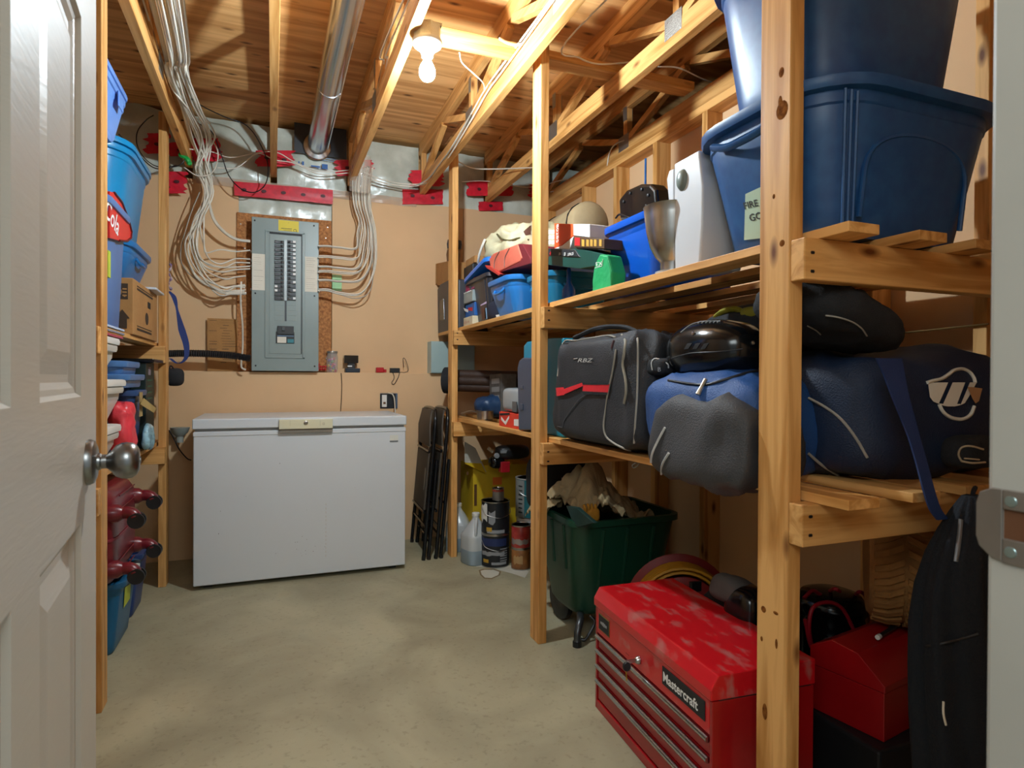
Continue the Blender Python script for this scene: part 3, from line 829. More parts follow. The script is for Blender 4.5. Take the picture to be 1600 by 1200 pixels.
def prect(name, m, x0, y0, x1, y1, d0, d1, par=bp_, bev=0, label=None):
    a, b = pp(x0, y0), pp(x1, y1)
    return MB().box(a.x, b.x, YP-d1, YP-d0, b.z, a.z).build(name, m, par, bev=bev, label=label)
# raised frame and recessed door area
for r in ((232, 178, 244, 1020), (484, 190, 498, 1030), (232, 178, 498, 188), (232, 1018, 498, 1030)):
    prect('raised_frame', GBOX, *r, 0, .006, bev=.002)
prect('cover_door', GBOX, 262, 196, 476, 1000, 0, .003, bev=.001)
prect('door_gap', INK, 474, 196, 478, 1000, .003, .0034); prect('door_gap', INK, 262, 193, 478, 196, .003, .0034)
brk = mat('breaker_black', '1d1e20', .35, var=.1); blank = GBOX
rows = 15; y0, y1 = 238, 642
rb = random.Random(3)
for i in range(rows):
    ya, yb = y0+(y1-y0)*i/rows, y0+(y1-y0)*(i+1)/rows
    for (xa, xb, side) in ((296, 358, 0), (380, 438, 1)):
        o = prect('breaker', brk, xa, ya+1.2, xb, yb-1.2, .003, .013, bev=.0008)
        hx = (338, 350) if side == 0 else (388, 402)
        prect('toggle', BLKS, hx[0], ya+7, hx[1], yb-7, .013, .020, o)
        if side == 1 and i not in (9, 11, 13): prect('number_tab', WINK, 419, ya+5, 437, yb-6, .0131, .0136, o)
        if side == 0 and i in (11, 12): prect('number_tab', WINK, 297, ya+5, 315, yb-6, .0131, .0136, o)
        if side == 0 and i < 7: prect('rating_print', mat('grey_print', '77797c', .6, var=0), 300, ya+11, 322, yb-11, .0131, .0134, o)
prect('centre_strip', mat('bus_strip', '8f9493', .4, .4), 360, 238, 378, 642, .003, .008)
prect('centre_strip', mat('bus_strip_dark', '3a3f41', .5), 364, 642, 376, 780, .003, .006)
for i in range(4):
    for xa, xb in ((296, 360), (380, 440)):
        prect('knockout_blank', blank, xa, 646+i*34, xb, 676+i*34, .003, .0048, bev=.0006)
mbk = prect('main_breaker', brk, 316, 812, 424, 870, .003, .022, bev=.001); prect('main_breaker_base', brk, 306, 850, 428, 928, .003, .012, mbk, bev=.001)
prect('main_toggle', BLKS, 345, 822, 365, 845, .022, .034, mbk); prect('rating_label', PAPER, 314, 884, 374, 926, .0121, .0126, mbk); prect('rating_label', mat('teal_print', '2f7f8a', .5), 382, 900, 424, 926, .0121, .0126, mbk)
prect('rating_label', mat('blue_grey_print', '59718c', .5), 314, 874, 424, 884, .0121, .0126, mbk)
st = prect('yellow_sticker', YEL, 322, 100, 458, 196, .0002, .0008)
for r in ((340, 158, 412, 161), (356, 170, 412, 173), (385, 120, 395, 122)): prect('sticker_print', INK, *r, .0008, .0011, st)
cc = pp(433, 174); ring_ = [cc+Vector((.009*math.cos(a*.4), -.001, .009*math.sin(a*.4))) for a in range(16)]
MB().tube(ring_, .0016, 4, True).build('sticker_print', INK, st)
for r, ang in (((146, 325, 238, 574), 0), ((498, 346, 582, 586), 0)):
    pc_ = prect('circuit_list', PAPER, *r, .0004, .0012)
    for k in range(16):
        yy = r[1]+14+k*(r[3]-r[1]-26)/16
        prect('written_line', mat('pencil_grey', '9b978c', .8, var=0), r[0]+10, yy, r[0]+rb.uniform(35, 76), yy+2.2, .0012, .0014, pc_)
for cx, cy in ((163, 104), (560, 140), (167, 592), (563, 610), (169, 1077), (564, 1081)):
    p = pp(cx, cy, YP-.0005); MB().lathe([(.0055, 0), (.0045, .002), (.0002, .0025)], Matrix.Translation(p) @ Matrix.Rotation(math.radians(90), 4, 'X'), 10).build('cover_screw', INK, bp_)
# clamps where cables enter
for ex, ey in ((391, 391), (391, 405), (391, 413), (384, 450), (499, 384), (499, 402), (499, 416), (499, 425), (499, 437), (499, 454)):
    p = at(ex, ey, Y=YC); s = -1 if ex < 450 else 1
    MB().cyl((ax0-.006 if s < 0 else ax1+.006, 4.235, p.z), (ax0+.0125 if s < 0 else ax1-.0125, 4.235, p.z), .009, 10).build('cable_clamp', STEEL, bp_)
# conduit: black corrugated
cp = [at(255, 553, Y=4.19), at(290, 552, Y=4.19), at(330, 553, Y=4.19), at(365, 556, Y=4.19), at(391, 560, Y=4.2)]
cps = smoothpts(cp, 22)
tag(MB().tube(cps, [.0235 if i % 2 else .020 for i in range(len(cps))], 12).build('corrugated_conduit', mat('black_conduit', '1a1b1e', .4), smooth=20), 'black corrugated conduit entering the lower left of the breaker panel', 'conduit')
# white feeder cable beside the board
cable([wallp(377, 440), wallp(376, 470), wallp(379, 510), wallp(379, 545), wallp(377, 572), wallp(384, 578)], .0055, CABLE, 'white cable dropping straight down at the left edge of the panel')
# cardboard note
cn = thing('cardboard_note', (-.37, 4.31, LEDGE), 'torn cardboard sheet with handwritten circuit list standing on the ledge', 'cardboard')
a, b = at(324, 497, Y=4.30), at(371, 580, Y=4.30)
MB().box(a.x, b.x, 4.30, 4.304, LEDGE+.002, a.z).build('sheet', CARD, cn)
for k in range(17):
    yy = 500+k*4.1; 
    x0_ = 346+rb.uniform(-3, 3); a2, b2 = at(x0_, yy, Y=4.2998), at(x0_+rb.uniform(8, 22), yy+.9, Y=4.2998)
    MB().box(a2.x, b2.x, 4.2994, 4.2998, b2.z, a2.z).build('handwriting', INK, cn)
    if k in (0, 4, 8, 9, 11): 
        a2, b2 = at(327, yy, Y=4.2998), at(339, yy+.9, Y=4.2998); MB().box(a2.x, b2.x, 4.2994, 4.2998, b2.z, a2.z).build('handwriting', INK, cn)
# ledge items
def ledge_box(pl, pr, pt, pb, d, y=4.27): a, b = at(pl, pt, Y=y), at(pr, pb, Y=y); return a.x, b.x, y, y+d, max(b.z, LEDGE+.001), a.z
jx = at(519, 560, Y=4.29).x
jr = thing('candy_jar', (jx, 4.29, LEDGE+.001), 'clear plastic jar of colourful sweets standing on the ledge beside the panel', 'jar')
glass = mat('clear_jar', 'e6e2dc', .08, var=0, alpha=.3, spec=.7)
jr_m = Matrix.Translation((jx, 4.29, LEDGE+.001))
MB().lathe([(.034, 0), (.038, .006), (.038, .105), (.034, .118), (.034, .13)], jr_m, 20, False).build('glass_body', glass, jr, smooth=50)
cols_ = [mat('sweet_red', 'c0202a', .3), mat('sweet_yellow', 'd8b52a', .3), mat('sweet_purple', '7a3f86', .3), mat('sweet_pink', 'd05a80', .3), mat('sweet_green', '6d8a3a', .3)]
for k in range(26):
    rr = rb.uniform(0, .024); aa = rb.uniform(0, 6.28); zz = .010+.084*k/26
    M_ = jr_m @ Matrix.Translation((rr*math.cos(aa), rr*math.sin(aa), zz)) @ Matrix.Rotation(rb.uniform(0, 3), 4, Vector((1, rb.random(), .3)))
    MB().lathe([(.001, -.012), (.008, -.008), (.009, 0), (.008, .008), (.001, .012)], M_, 7).build('sweet', cols_[k % 5], jr, smooth=60)
MB().lathe([(.036, .128), (.037, .134), (.036, .142), (.0002, .143)], jr_m, 20).build('lid', mat('foil_lid', 'b9b4ac', .25, .7), jr, smooth=40)
rx = at(503, 575, Y=4.29)
rd = thing('candy_bag', (rx.x, 4.29, LEDGE+.001), 'small heap of red wrapped sweets left of the jar', 'sweets')
for k in range(9):
    p = at(498+(k % 4)*3.4, 577-(k//4)*4, Y=4.285-.006*(k % 2)); MB().lathe([(.001, -.008), (.007, -.004), (.007, .004), (.001, .008)], Matrix.Translation((p.x, p.y, max(p.z, LEDGE+.009))), 7).build('sweet', cols_[0], rd, smooth=60)
bx_ = ledge_box(538, 560, 555, 566, .05, 4.26)
ch = thing('battery_charger', ((bx_[0]+bx_[1])/2, 4.28, LEDGE+.001), 'black battery charger with a slanted base standing on the ledge', 'charger')
MB().box(*bx_[:4], at(540, 567, Y=4.26).z, bx_[5]).build('battery', BLKS, ch, bev=.003)
MB().box(at(544, 560, Y=4.26).x, at(555, 560, Y=4.26).x, 4.268, 4.305, LEDGE+.02, at(540, 567, Y=4.26).z).build('neck', BLK, ch, bev=.002)
MB().box(at(540, 560, Y=4.26).x, at(563, 560, Y=4.26).x, 4.262, 4.325, LEDGE+.001, LEDGE+.03).build('base', mat('dark_navy_plastic', '14202e', .4), ch, bev=.004)
a = at(543, 573, Y=4.2615); MB().box(a.x, a.x+.03, 4.2605, 4.2618, a.z, a.z+.008).build('printed_label', WINK, ch)
cable([at(533, 583, Y=4.252), at(534, 600, Y=4.252), at(533.5, 622, Y=4.252), at(532, 646, Y=4.252)], .0028, mat('brown_cord', '4a3016', .5), 'thin brown cord running down the lower wall to the freezer', name='power_cable', cat='cord')
rk = thing('red_clip', (at(596, 577, Y=4.27).x, 4.28, LEDGE+.001), 'small red plastic tool lying on the ledge', 'tool')
MB().box(*ledge_box(588, 600, 574, 582, .03, 4.265)).build('head', mat('red_plastic', 'b3121c', .35), rk, bev=.004); MB().box(*ledge_box(600, 604, 577, 582, .02, 4.27)).build('tail', _mats['red_plastic'], rk, bev=.002)
ad_ = thing('power_adapter', (at(617, 577, Y=4.27).x, 4.28, LEDGE+.001), 'black power adapter with a looped cord hanging over the ledge', 'adapter')
MB().box(*ledge_box(610, 625, 575, 583, .035, 4.262)).build('body', BLK, ad_, bev=.003)
MB().tube(smoothpts([at(613, 580, Y=4.25), at(616, 590, Y=4.248), at(612, 598, Y=4.248), at(616, 600, Y=4.248), at(622, 590, Y=4.248), at(625, 582, Y=4.25), at(632, 582, Y=4.26), at(638, 578, Y=4.28), at(634, 563, Y=4.29), at(630, 560, Y=4.29), at(631, 574, Y=4.29)], 5), .0022, 6).build('cord', BLK, ad_, smooth=60)
# open outlet box in the lower wall
ob = thing('outlet_box', (at(608, 640, Y=4.25).x, 4.25, at(608, 640, Y=4.25).z), 'uncovered two gang outlet box with a cream receptacle above the freezer', 'outlet')
a, b = at(594, 614, Y=4.25), at(621, 638, Y=4.25)
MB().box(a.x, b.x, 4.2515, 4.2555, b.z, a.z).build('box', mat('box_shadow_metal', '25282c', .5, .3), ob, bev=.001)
MB().box(a.x, b.x, 4.2475, 4.2515, a.z-.006, a.z).build('box_edge', STEEL, ob); MB().box(b.x-.012, b.x, 4.2475, 4.2515, b.z, a.z-.006).build('box_edge', mat('box_blue_steel', '5b6f86', .4, .5), ob)
a2, b2 = at(597, 617, Y=4.24), at(604.5, 636, Y=4.24)
rcp = MB().box(a2.x, b2.x, 4.24, 4.2514, b2.z, a2.z).build('receptacle', WHP, ob, bev=.002)
MB().box(a2.x+.008, b2.x-.008, 4.2395, 4.2402, b2.z+.02, b2.z+.035).build('slot', mat('slot_brown', '6b4420', .6), rcp)
cable([at(607, 614, Y=4.235), at(613, 616, Y=4.215), at(616, 622, Y=4.2), at(617, 632, Y=4.19), at(617.5, 645, Y=4.18)], .004, CABLE, 'white freezer cord curving out of the outlet box', name='power_cable', cat='cord')
for x, y in ((593, 586), (594, 592), (635, 408), (635, 491), (662, 575), (526, 306), (433, 583), (546, 600)):
    pass
# grey box on the wall at the right
a, b = at(674, 533, Y=4.21), at(742, 583, Y=4.21)
gb = thing('junction_cabinet', ((a.x+b.x)/2, 4.27, LEDGE+.001), 'pale blue grey metal cabinet on the ledge behind the far shelf post', 'cabinet')
lg = mat('pale_blue_grey', '9fb5b3', .45, var=.03)
MB().box(a.x, b.x, 4.215, 4.329, LEDGE+.001, a.z).build('body', lg, gb, bev=.002); MB().box(a.x+.005, b.x-.005, 4.211, 4.2145, LEDGE+.006, a.z-.005).build('door', lg, gb, bev=.001)

# strap and purple tag hanging at the far left post
tag(MB().add(*(lambda L_: ([p for q in L_ for p in q], [(4*i+a, 4*i+b, 4*i+4+b, 4*i+4+a) for i in range(len(L_)-1) for a, b in ((0, 1), (1, 2), (2, 3), (3, 0))]))([[p+Vector((-w, 0, 0)), p+Vector((w, .002, 0)), p+Vector((w, .006, 0)), p+Vector((-w, .004, 0))] for p, w in zip(smoothpts([at(264, 455, Y=3.9), at(272, 465, Y=3.9), at(278, 490, Y=3.9), at(284, 515, Y=3.9), at(291, 540, Y=3.9), at(290, 560, Y=3.9), at(278, 568, Y=3.9), at(266, 560, Y=3.9)], 5), [.008, .009, .010, .011, .012, .012, .011, .009, .006, .006, .008, .010, .012, .014, .016, .018, .018, .018, .017, .016, .015, .014, .013, .012, .011, .010, .009, .008, .008, .008, .008, .008, .008, .008, .008, .008])])).build('lanyard', mat('blue_webbing', '22346e', .8, bump=.2, bs=200), smooth=60), 'dark blue webbing strap hanging from the far left post', 'strap')
sp_ = []
for k in range(14):
    sp_.append(at(265+2.5*math.sin(k*1.1), 412+k*3.2, Y=3.87))
tag(MB().tube(smoothpts(sp_, 3), [.006+.003*math.sin(k*.9) for k in range(40)], 6).build('woven_cord', mat('purple_cord', '5a3a6a', .7, col2='b4a2a8', vs=60), smooth=60), 'purple and white woven cord hanging beside the far left post', 'cord')
bw = thing('black_bag', (at(273, 585, Y=3.9).x, 3.93, 1.17), 'small black pouch hanging behind the far left post under the strap', 'bag')
blob((at(272, 588, Y=3.9).x, 3.93, at(270, 590, Y=3.9).z), (.045, .05, .05), .7, .7, .006, 9, 3, 24, 16).build('pouch', BLKF, bw, smooth=70)
MB().tube(smoothpts([at(264, 584, Y=3.9), at(266, 572, Y=3.9), at(271, 576, Y=3.9), at(272, 586, Y=3.9)], 5), .004, 6).build('loop', BLKF, bw, smooth=60)

# ------------------------------------------------------------------ chest freezer
fz = thing('chest_freezer', (.173, 3.92, 0), 'large white chest freezer with a cream latch plate against the back wall', 'freezer')
fx0, fx1, fy0, fy1 = -.391, .737, 3.597, 4.20
def fr(px, py): return at(px, py, Y=fy0)
zb_ = .024
MB().box(fx0+.004, fx1-.004, fy0+.004, fy1, zb_, .838).build('body', WHITE, fz, bev=.006, seg=3)
MB().box(fx0+.012, fx1-.012, fy0+.012, fy1-.01, .838, .852).build('gasket', mat('gasket_grey', '8d8f8e', .6), fz)
MB().box(fx0, fx1, fy0-.004, fy1, .852, .906).build('lid', WHITE, fz, bev=.006, seg=3)
MB().box(fx0+.004, fx1-.004, fy0+.001, fy0+.0038, .815, .836).build('top_band', WHITE, fz, bev=.001)
a, b = at(436, 656, Y=fy0-.02), at(520, 669, Y=fy0-.02)
lp = MB().box(a.x, b.x, fy0-.02, fy0-.0045, b.z, a.z).build('latch_plate', mat('cream_plastic', 'd6cfae', .4, var=.02), fz, bev=.002)
MB().box(a.x, b.x, fy0-.012, fy0+.0005, b.z-.022, b.z-.0005).build('handle_shadow', mat('handle_shadow_taupe', '7f776a', .6), fz)  # taupe strip paints the shadow under the latch plate
lk = at(478, 660.5, Y=fy0-.0205)
MB().lathe([(.011, 0), (.011, .003), (.007, .005), (.0002, .005)], Matrix.Translation(lk) @ Matrix.Rotation(math.radians(90), 4, 'X'), 20).build('lock', STEEL, lp, smooth=40)
MB().lathe([(.003, .0052), (.0002, .006)], Matrix.Translation(lk) @ Matrix.Rotation(math.radians(90), 4, 'X'), 8).build('keyhole', INK, lp)
for x in (453, 500): a = at(x, 657, Y=fy0-.0205); MB().box(a.x, a.x+.0012, fy0-.0206, fy0-.0201, a.z-.03, a.z).build('seam_line', mat('taupe_line', 'a39b80', .6, var=0), lp)
a = at(503, 663, Y=fy0-.0205); text('-[]:', .014, mat('dim_print', '8a836c', .6, var=0), lp, a, (1, 0, 0), (0, 0, 1))
a, b = at(609, 680, Y=fy0+.003), at(622, 688, Y=fy0+.003)
MB().box(a.x, b.x, fy0+.0015, fy0+.0035, b.z, a.z).build('maker_label', mat('cream_label', 'd2d2c6', .5, var=0), fz); MB().box(a.x, b.x, fy0+.0012, fy0+.003, b.z-.008, b.z).build('maker_label', mat('grey_label', '6f7477', .5, var=0), fz)
wear = random.Random(8)
for k in range(26):
    px, py = (wear.uniform(460, 510), wear.uniform(840, 870)) if k < 12 else (wear.uniform(310, 630), wear.uniform(690, 900))
    a = at(px, py, Y=fy0+.004); s = wear.uniform(.0012, .003)
    if a.x < fx1-.02: MB().box(a.x, a.x+s, fy0+.003, fy0+.0042, a.z, a.z+s*wear.uniform(.6, 2.5)).build('chip', mat('paint_chip', '6d655c', .8), fz)
a = at(509, 790, Y=fy0+.004)
for k in range(14): MB().box(a.x, a.x+.0014, fy0+.003, fy0+.0042, a.z-.2*k/9, a.z-.2*k/9+.012).build('drip_mark', mat('drip_stain', 'b6a284', .8), fz)
for x in (fx0+.05, fx1-.09):
    for y in (fy0+.05, fy1-.09): MB().box(x, x+.04, y, y+.04, 0.0005, zb_).build('foot', BLK, fz)
# pipe stub and cords left of freezer
pz = thing('drain_pipe', (-.53, 4.22, .76), 'grey plastic pipe stub and funnel beside the freezer on the back wall', 'pipe')
a = at(281, 668, Y=4.2); MB().lathe([(.055, .0), (.045, -.03), (.02, -.055), (.02, -.09)], Matrix.Translation((a.x, 4.2, a.z)), 18).build('funnel', mat('grey_pvc', '8f9690', .5), pz, smooth=40)
cable([at(264, 672, Y=4.15), at(272, 686, Y=4.15), at(280, 702, Y=4.15), at(292, 716, Y=4.15), at(299, 719, Y=4.15)], .004, BLK, 'black cord drooping behind the left side of the freezer', name='power_cable', cat='cord')
ob2 = thing('wire_connector', (at(268, 676, Y=4.2).x, 4.2, at(268, 676, Y=4.2).z), 'small blue and white wire connectors hanging left of the freezer', 'connector')
for k in range(4):
    p = at(265+k*2, 672+k*3, Y=4.2); MB().cyl(p, p+Vector((.02, -.01, .018*(1 if k % 2 else -1))), .005, 8).build('connector', mat('blue_connector', '2b4f8c', .4) if k % 2 else WHP, ob2)

# ------------------------------------------------------------------ folding chairs
chairm = mat('chair_black_tube', '14171c', .22, .3, coat=.3); seatm = mat('chair_brown_panel', '4d443a', .55, var=.05)
def folding_chair(M, label, m_):
    t = thing('folding_chair', None, label, 'chair', M=M)
    def T(pts, name, r=.0115): MB().tube(smoothpts(pts, 5), r, 8).build(name, m_, t, world=False, smooth=60)
    T([(.0, -.23, 0), (.0, -.228, .45), (.0, -.225, .80), (.0, -.20, .90), (.0, -.14, .935), (0, .14, .935), (0, .20, .90), (0, .225, .80), (0, .228, .45), (0, .23, 0)], 'front_frame')
    T([(.035, -.205, 0), (.035, -.205, .35), (.035, -.20, .62)], 'leg'); T([(.035, .205, 0), (.035, .205, .35), (.035, .20, .62)], 'leg')
    for z in (.12, .34): MB().cyl((.035, -.205, z), (.035, .205, z), .008, 8).build('stretcher', m_, t, world=False, smooth=60)
    MB().cyl((0, -.228, .2), (0, .228, .2), .008, 8).build('stretcher', m_, t, world=False, smooth=60)
    rings = []
    for z in (.70, .72, .82, .90, .93):
        x = -.016-.012*math.sin((z-.7)/.23*math.pi); w_ = .205 if z < .9 else .17
        rings.append([Vector((x-.004, -w_, z)), Vector((x-.012, 0, z)), Vector((x-.004, w_, z)), Vector((x+.004, w_, z)), Vector((x-.004, 0, z)), Vector((x+.004, -w_, z))])
    MB().loft(rings).build('backrest', seatm, t, world=False, smooth=60)
    MB().box(-.022, -.008, -.195, .195, .30, .66).build('seat', seatm, t, world=False, bev=.006)
    MB().tube([(-.018, -.2, .29), (-.018, .2, .29)], .009, 8).build('seat_edge', m_, t, world=False, smooth=60)
    MB().tube([(-.018, -.2, .67), (-.018, .2, .67)], .009, 8).build('seat_edge', m_, t, world=False, smooth=60)
    if 'front' in label: MB().box(-.0232, -.0222, -.16, -.13, .42, .56).build('printed_label', mat('dim_label', '8f8777', .6), t, world=False)
    for s in (-.24, .235):
        for x in (0, .035): MB().cyl((x, s*.93, 0), (x, s*.93, .02), .0125, 8).build('rubber_foot', BLK, t, world=False)
    return t
for X0, y0_, lab in ((.885, 3.96, 'folded metal folding chair with brown back panel, in front of the two by the freezer'), (.965, 3.965, 'folded metal folding chair standing right behind the front one against the shelf')):
    M = Matrix.Translation((X0, y0_, 0)) @ Matrix.Rotation(math.radians(5), 4, 'Y') @ Matrix.Rotation(math.radians(-3), 4, 'Z')
    folding_chair(M, lab, chairm)
# ------------------------------------------------------------------ right shelving, upper shelf
ZU, ZL = 1.4495, .8775
blue_tub = plastic('blue_tub_plastic', '1b4a80', .38, col2='24568c', vs=30)
def C3(px, py, X=None, Y=None, Z=None): return at(px, py, X=X, Y=Y, Z=Z)
# two big stacked blue tubs near the doorway
big = tote('storage_tub', (1.395, 1.20, ZU), .66, .52, .335, blue_tub, 'scuffed blue tub with a paper sign, lower of two nearest the doorway', group=None, taper=.83, rad=.14, rim=.03, rz=math.radians(0), handle=False)
big2 = tote('storage_tub', (1.40, 1.215, ZU+.338), .60, .47, .42, blue_tub, 'large blue tub stacked on the lower tub at the doorway end of the top shelf', taper=.84, rad=.13, rim=.028, handle=False)
# moulded arch panels on the sides of the tubs
def arch(t, L, W, H, s, face):
    pts = []
    for k in range(25):
        a = math.pi*k/24
        uu = -math.cos(a)*.17; zz = H*.28+math.sin(a)**.5*H*.42 if 0 < k < 24 else .04
        taperv = .83+(1-.83)*zz/H
        off = (W/2-.03)*taperv+.0005
        if face == 'y': pts.append((uu, -off, zz))
        else: pts.append((-(L/2-.03)*taperv-.0005, uu*.8, zz))
    MB().tube(pts, .006, 6).build('moulded_rib', blue_tub, t, world=False, smooth=60)
arch(big, .66, .52, .335, 1, 'y')
for s in (-1,):
    for k in range(3):
        x = s*(.215+k*.018)
        MB().tube([(x*.86, -(.26-.03)*.835-.001, .02), (x, -(.26-.03)*.995, .30)], .0035, 5).build('moulded_rib', blue_tub, big, world=False, smooth=60)
hm = MB().tube(smoothpts([(-.315, -.12, .285), (-.322, -.05, .262), (-.322, .05, .262), (-.315, .12, .285)], 4), .010, 6); hm.build('handle', blue_tub, big, world=False, smooth=60)
bigmb = MB(); bigmb.v = [WMX[big.name] @ v for v in tote_mb(.66, .52, .335, .83, .03, .14, .028).v]; bigmb.f = tote_mb(.66, .52, .335, .83, .03, .14, .028).f
hb_ = hitter(bigmb)
sg = patch_on(hb_, [(1166, 303), (1190, 292), (1190, 372), (1164, 375)], mat('green_paper', 'b5cdb5', .8, var=.03), big, 'paper_sign', .003)
pen = mat('marker_ink', '1d2320', .6, var=0)
text_on(hb_, 'FIRE', 15, (1165, 327), pen, big, ang=-.25, off=.0045, sx=.85, bold=.02)
text_on(hb_, 'GO', 16, (1174, 346), pen, big, ang=-.25, off=.0045, sx=.85, bold=.02)
line_on(hb_, [(1168, 363), (1180, 354), (1188, 350)], .0012, pen, big, 'lettering'); line_on(hb_, [(1172, 367), (1186, 361), (1189, 358)], .0012, pen, big, 'lettering')
# white upright appliance with its steel bowl
wa = thing('kitchen_mixer', (1.19, 1.72, ZU), 'white upright kitchen mixer with an oval grey button, standing between the blue tubs', 'mixer')
appm = mat('appliance_white', 'cfd2d6', .3, var=.02)
def quadbox(p, q, depth, m, name, par, bev=.006):
    """block with pixel outline p on plane X=q, extruded by depth along +X"""
    pts = [at(x, y, X=q) for x, y in p]
    return MB().prism([(v.y, v.z) for v in pts], 0, depth, lambda u, v, d: Vector((q+d, u, v))).build(name, m, par, bev=bev, seg=3)
quadbox([(1054, 426), (1053, 256), (1092, 234), (1098, 290), (1097, 350), (1092, 418)], 1.115, .15, appm, 'housing', wa)
quadbox([(1041, 280), (1045, 266), (1053, 263), (1053, 330), (1045, 325)], 1.145, .10, appm, 'side_cover', wa)
gb_ = at(1064, 281, X=1.11)
MB().lathe([(.024, .006), (.0235, 0), (.019, -.008), (.011, -.012), (.0002, -.0135)], Matrix.Translation((1.1145, gb_.y, gb_.z)) @ Matrix.Rotation(math.radians(90), 4, 'Y') @ Matrix.Diagonal((1.35, .95, 1, 1)), 28).build('grey_button', mat('button_grey', '6f7a72', .4), wa, smooth=50)
mp_ = at(1110, 300, Y=1.57)
MB().box(1.20, 1.262, 1.632, 1.637, 1.60, 1.70).build('motor_recess', mat('dark_smoke', '34373f', .3), wa)
MB().box(1.19, 1.262, 1.590, 1.631, 1.69, 1.78).build('rear_block', mat('lilac_grey', '8c90a0', .4), wa, bev=.004)
MB().box(1.19, 1.262, 1.590, 1.631, ZU+.001, 1.585).build('rear_block', _mats['lilac_grey'], wa, bev=.004)
for k in range(3): MB().box(1.2, 1.25, 1.589, 1.5899, 1.53-.018*k, 1.54-.018*k).build('rating_label', mat('label_grey', '6e7280', .6), wa)
bl = thing('mixing_bowl', (1.15, 1.94, ZU), 'brushed steel mixing bowl on a clear foot beside the white mixer', 'bowl')
bp0 = at(1047, 430, X=1.15); btop = at(1036, 340, X=1.15)
br_ = .085; bh = btop.z+.02-ZU
MB().lathe([(.034, .0), (.034, .035), (.036, .04), (.05, .055), (.066, .085), (.077, .13), (.083, .18), (.086, bh), (.088, bh+.002), (.085, bh+.001), (.081, .18), (.074, .13), (.06, .09), (.03, .06), (.0002, .055)], Matrix.Translation((1.155, bp0.y, ZU)), 40).build('bowl', STEEL, bl, smooth=40)
MB().lathe([(.05, .0), (.05, .008), (.036, .012)], Matrix.Translation((1.155, bp0.y, ZU)), 30).build('clear_foot', mat('clear_foot', 'c9d3d8', .1, var=0, alpha=.6), bl, smooth=40)
# royal blue tub with black foot spa
rb_m = plastic('royal_blue_plastic', '0f55c0', .25)
t1 = tote('storage_tub', (1.415, 1.965, ZU), .42, .40, .265, rb_m, 'shiny royal blue open tub standing between the mixing bowl and the green bag', taper=.93, rad=.06, rim=.022, rz=math.radians(0), handle=False)
bs_ = thing('booster_tray', (1.35, 2.12, ZU+.12), 'black plastic heater base tilted up inside the royal blue tub', 'appliance')
hp_ = [(968, 345), (966, 312), (978, 297), (1000, 287), (1016, 287), (1024, 296), (1026, 318), (1022, 345)]
quadbox(hp_, 1.30, .07, BLKS, 'tray', bs_, bev=.012)
for k, (x, y) in enumerate(((975, 315), (985, 302), (1003, 296), (1013, 305), (1010, 322))):
    p = at(x, y, X=1.2995); MB().lathe([(.006, 0), (.006, .004), (.0002, .005)], Matrix.Translation(p) @ Matrix.Rotation(math.radians(-90), 4, 'Y'), 8).build('screw_boss', BLK, bs_)
quadbox([(1000, 330), (1002, 312), (1040, 306), (1043, 335)], 1.40, .06, mat('dark_brown_box', '30221c', .6), 'side_block', bs_)
MB().tube(smoothpts([at(962, 341, X=1.24), at(968, 335, X=1.24), at(980, 339, X=1.24), at(995, 344, X=1.24)], 4), .004, 6).build('cord', BLK, bs_, smooth=60)
# green bag
gm = mat('green_poly_bag', '12a05c', .6, bump=.4, bs=30)
gbag = thing('shopping_bag', (1.18, 2.33, ZU), 'bright green reusable bag squeezed beside the royal blue tub', 'bag')
_gp = [at(x, y, X=1.125) for x, y in ((926, 462), (924, 440), (926, 420), (931, 408), (938, 397), (949, 399), (954, 425), (955, 458))]
for _q in _gp: _q.z = max(_q.z, ZU+.0008)
gmb = MB().prism([(v.y, v.z) for v in _gp], 0, .06, lambda u, v, d: Vector((1.125+d+.006*math.sin(v*30), u, v)))
gmb.build('bag', gm, gbag, bev=.006)
hg = hitter(gmb)
for a_, b_ in (((931, 409), (943, 405)), ((943, 405), (941, 416)), ((941, 416), (930, 419)), ((930, 419), (931, 409))): line_on(hg, [a_, b_], .001, WINK, gbag, 'printed_frame', 2)
text_on(hg, 'EX', 9, (932, 416.5), WINK, gbag, ang=-.2, off=.002)
# drill set cases and boxes
tg = mat('teal_green_plastic', '12463f', .35); dgr = mat('dark_green_plastic', '0e3a36', .4)
pk = thing('tool_battery_pack', (1.25, 2.66, ZU+.17), 'dark green and black boxed tool pack with white lettering lying on the blue tubs', 'box')
def tiltbox(name, m, par, px, X, depth, bev=.003): return quadbox(px, X, depth, m, name, par, bev)
tiltbox('tray', tg, pk, [(857, 400), (856, 414), (905, 420), (942, 414), (944, 397), (900, 387)], 1.16, .24)
tiltbox('sleeve', mat('black_sleeve', '23262a', .5), pk, [(856, 399), (856, 388), (898, 390), (906, 402)], 1.155, .24)
pk_h = lambda x, y, X=1.154: at(x, y, X=X)
text('8N', .017, WINK, pk, pk_h(873, 399), (0, -1, -.10), (0, 0, 1)); text('18', .020, WINK, pk, pk_h(880.5, 400), (0, -1, -.10), (0, 0, 1)); text('LIPACK', .017, WINK, pk, pk_h(887, 400), (0, -1, -.10), (0, 0, 1), shear=.2)
text('+', .03, RINK, pk, pk_h(859, 400), (0, -1, 0), (0, 0, 1), bold=.002)
pk['group'] = ''
del pk['group']
bb = thing('battery_box', (1.25, 2.47, ZU+.22), 'narrow brown and gold battery carton on top of the dark green pack', 'box')
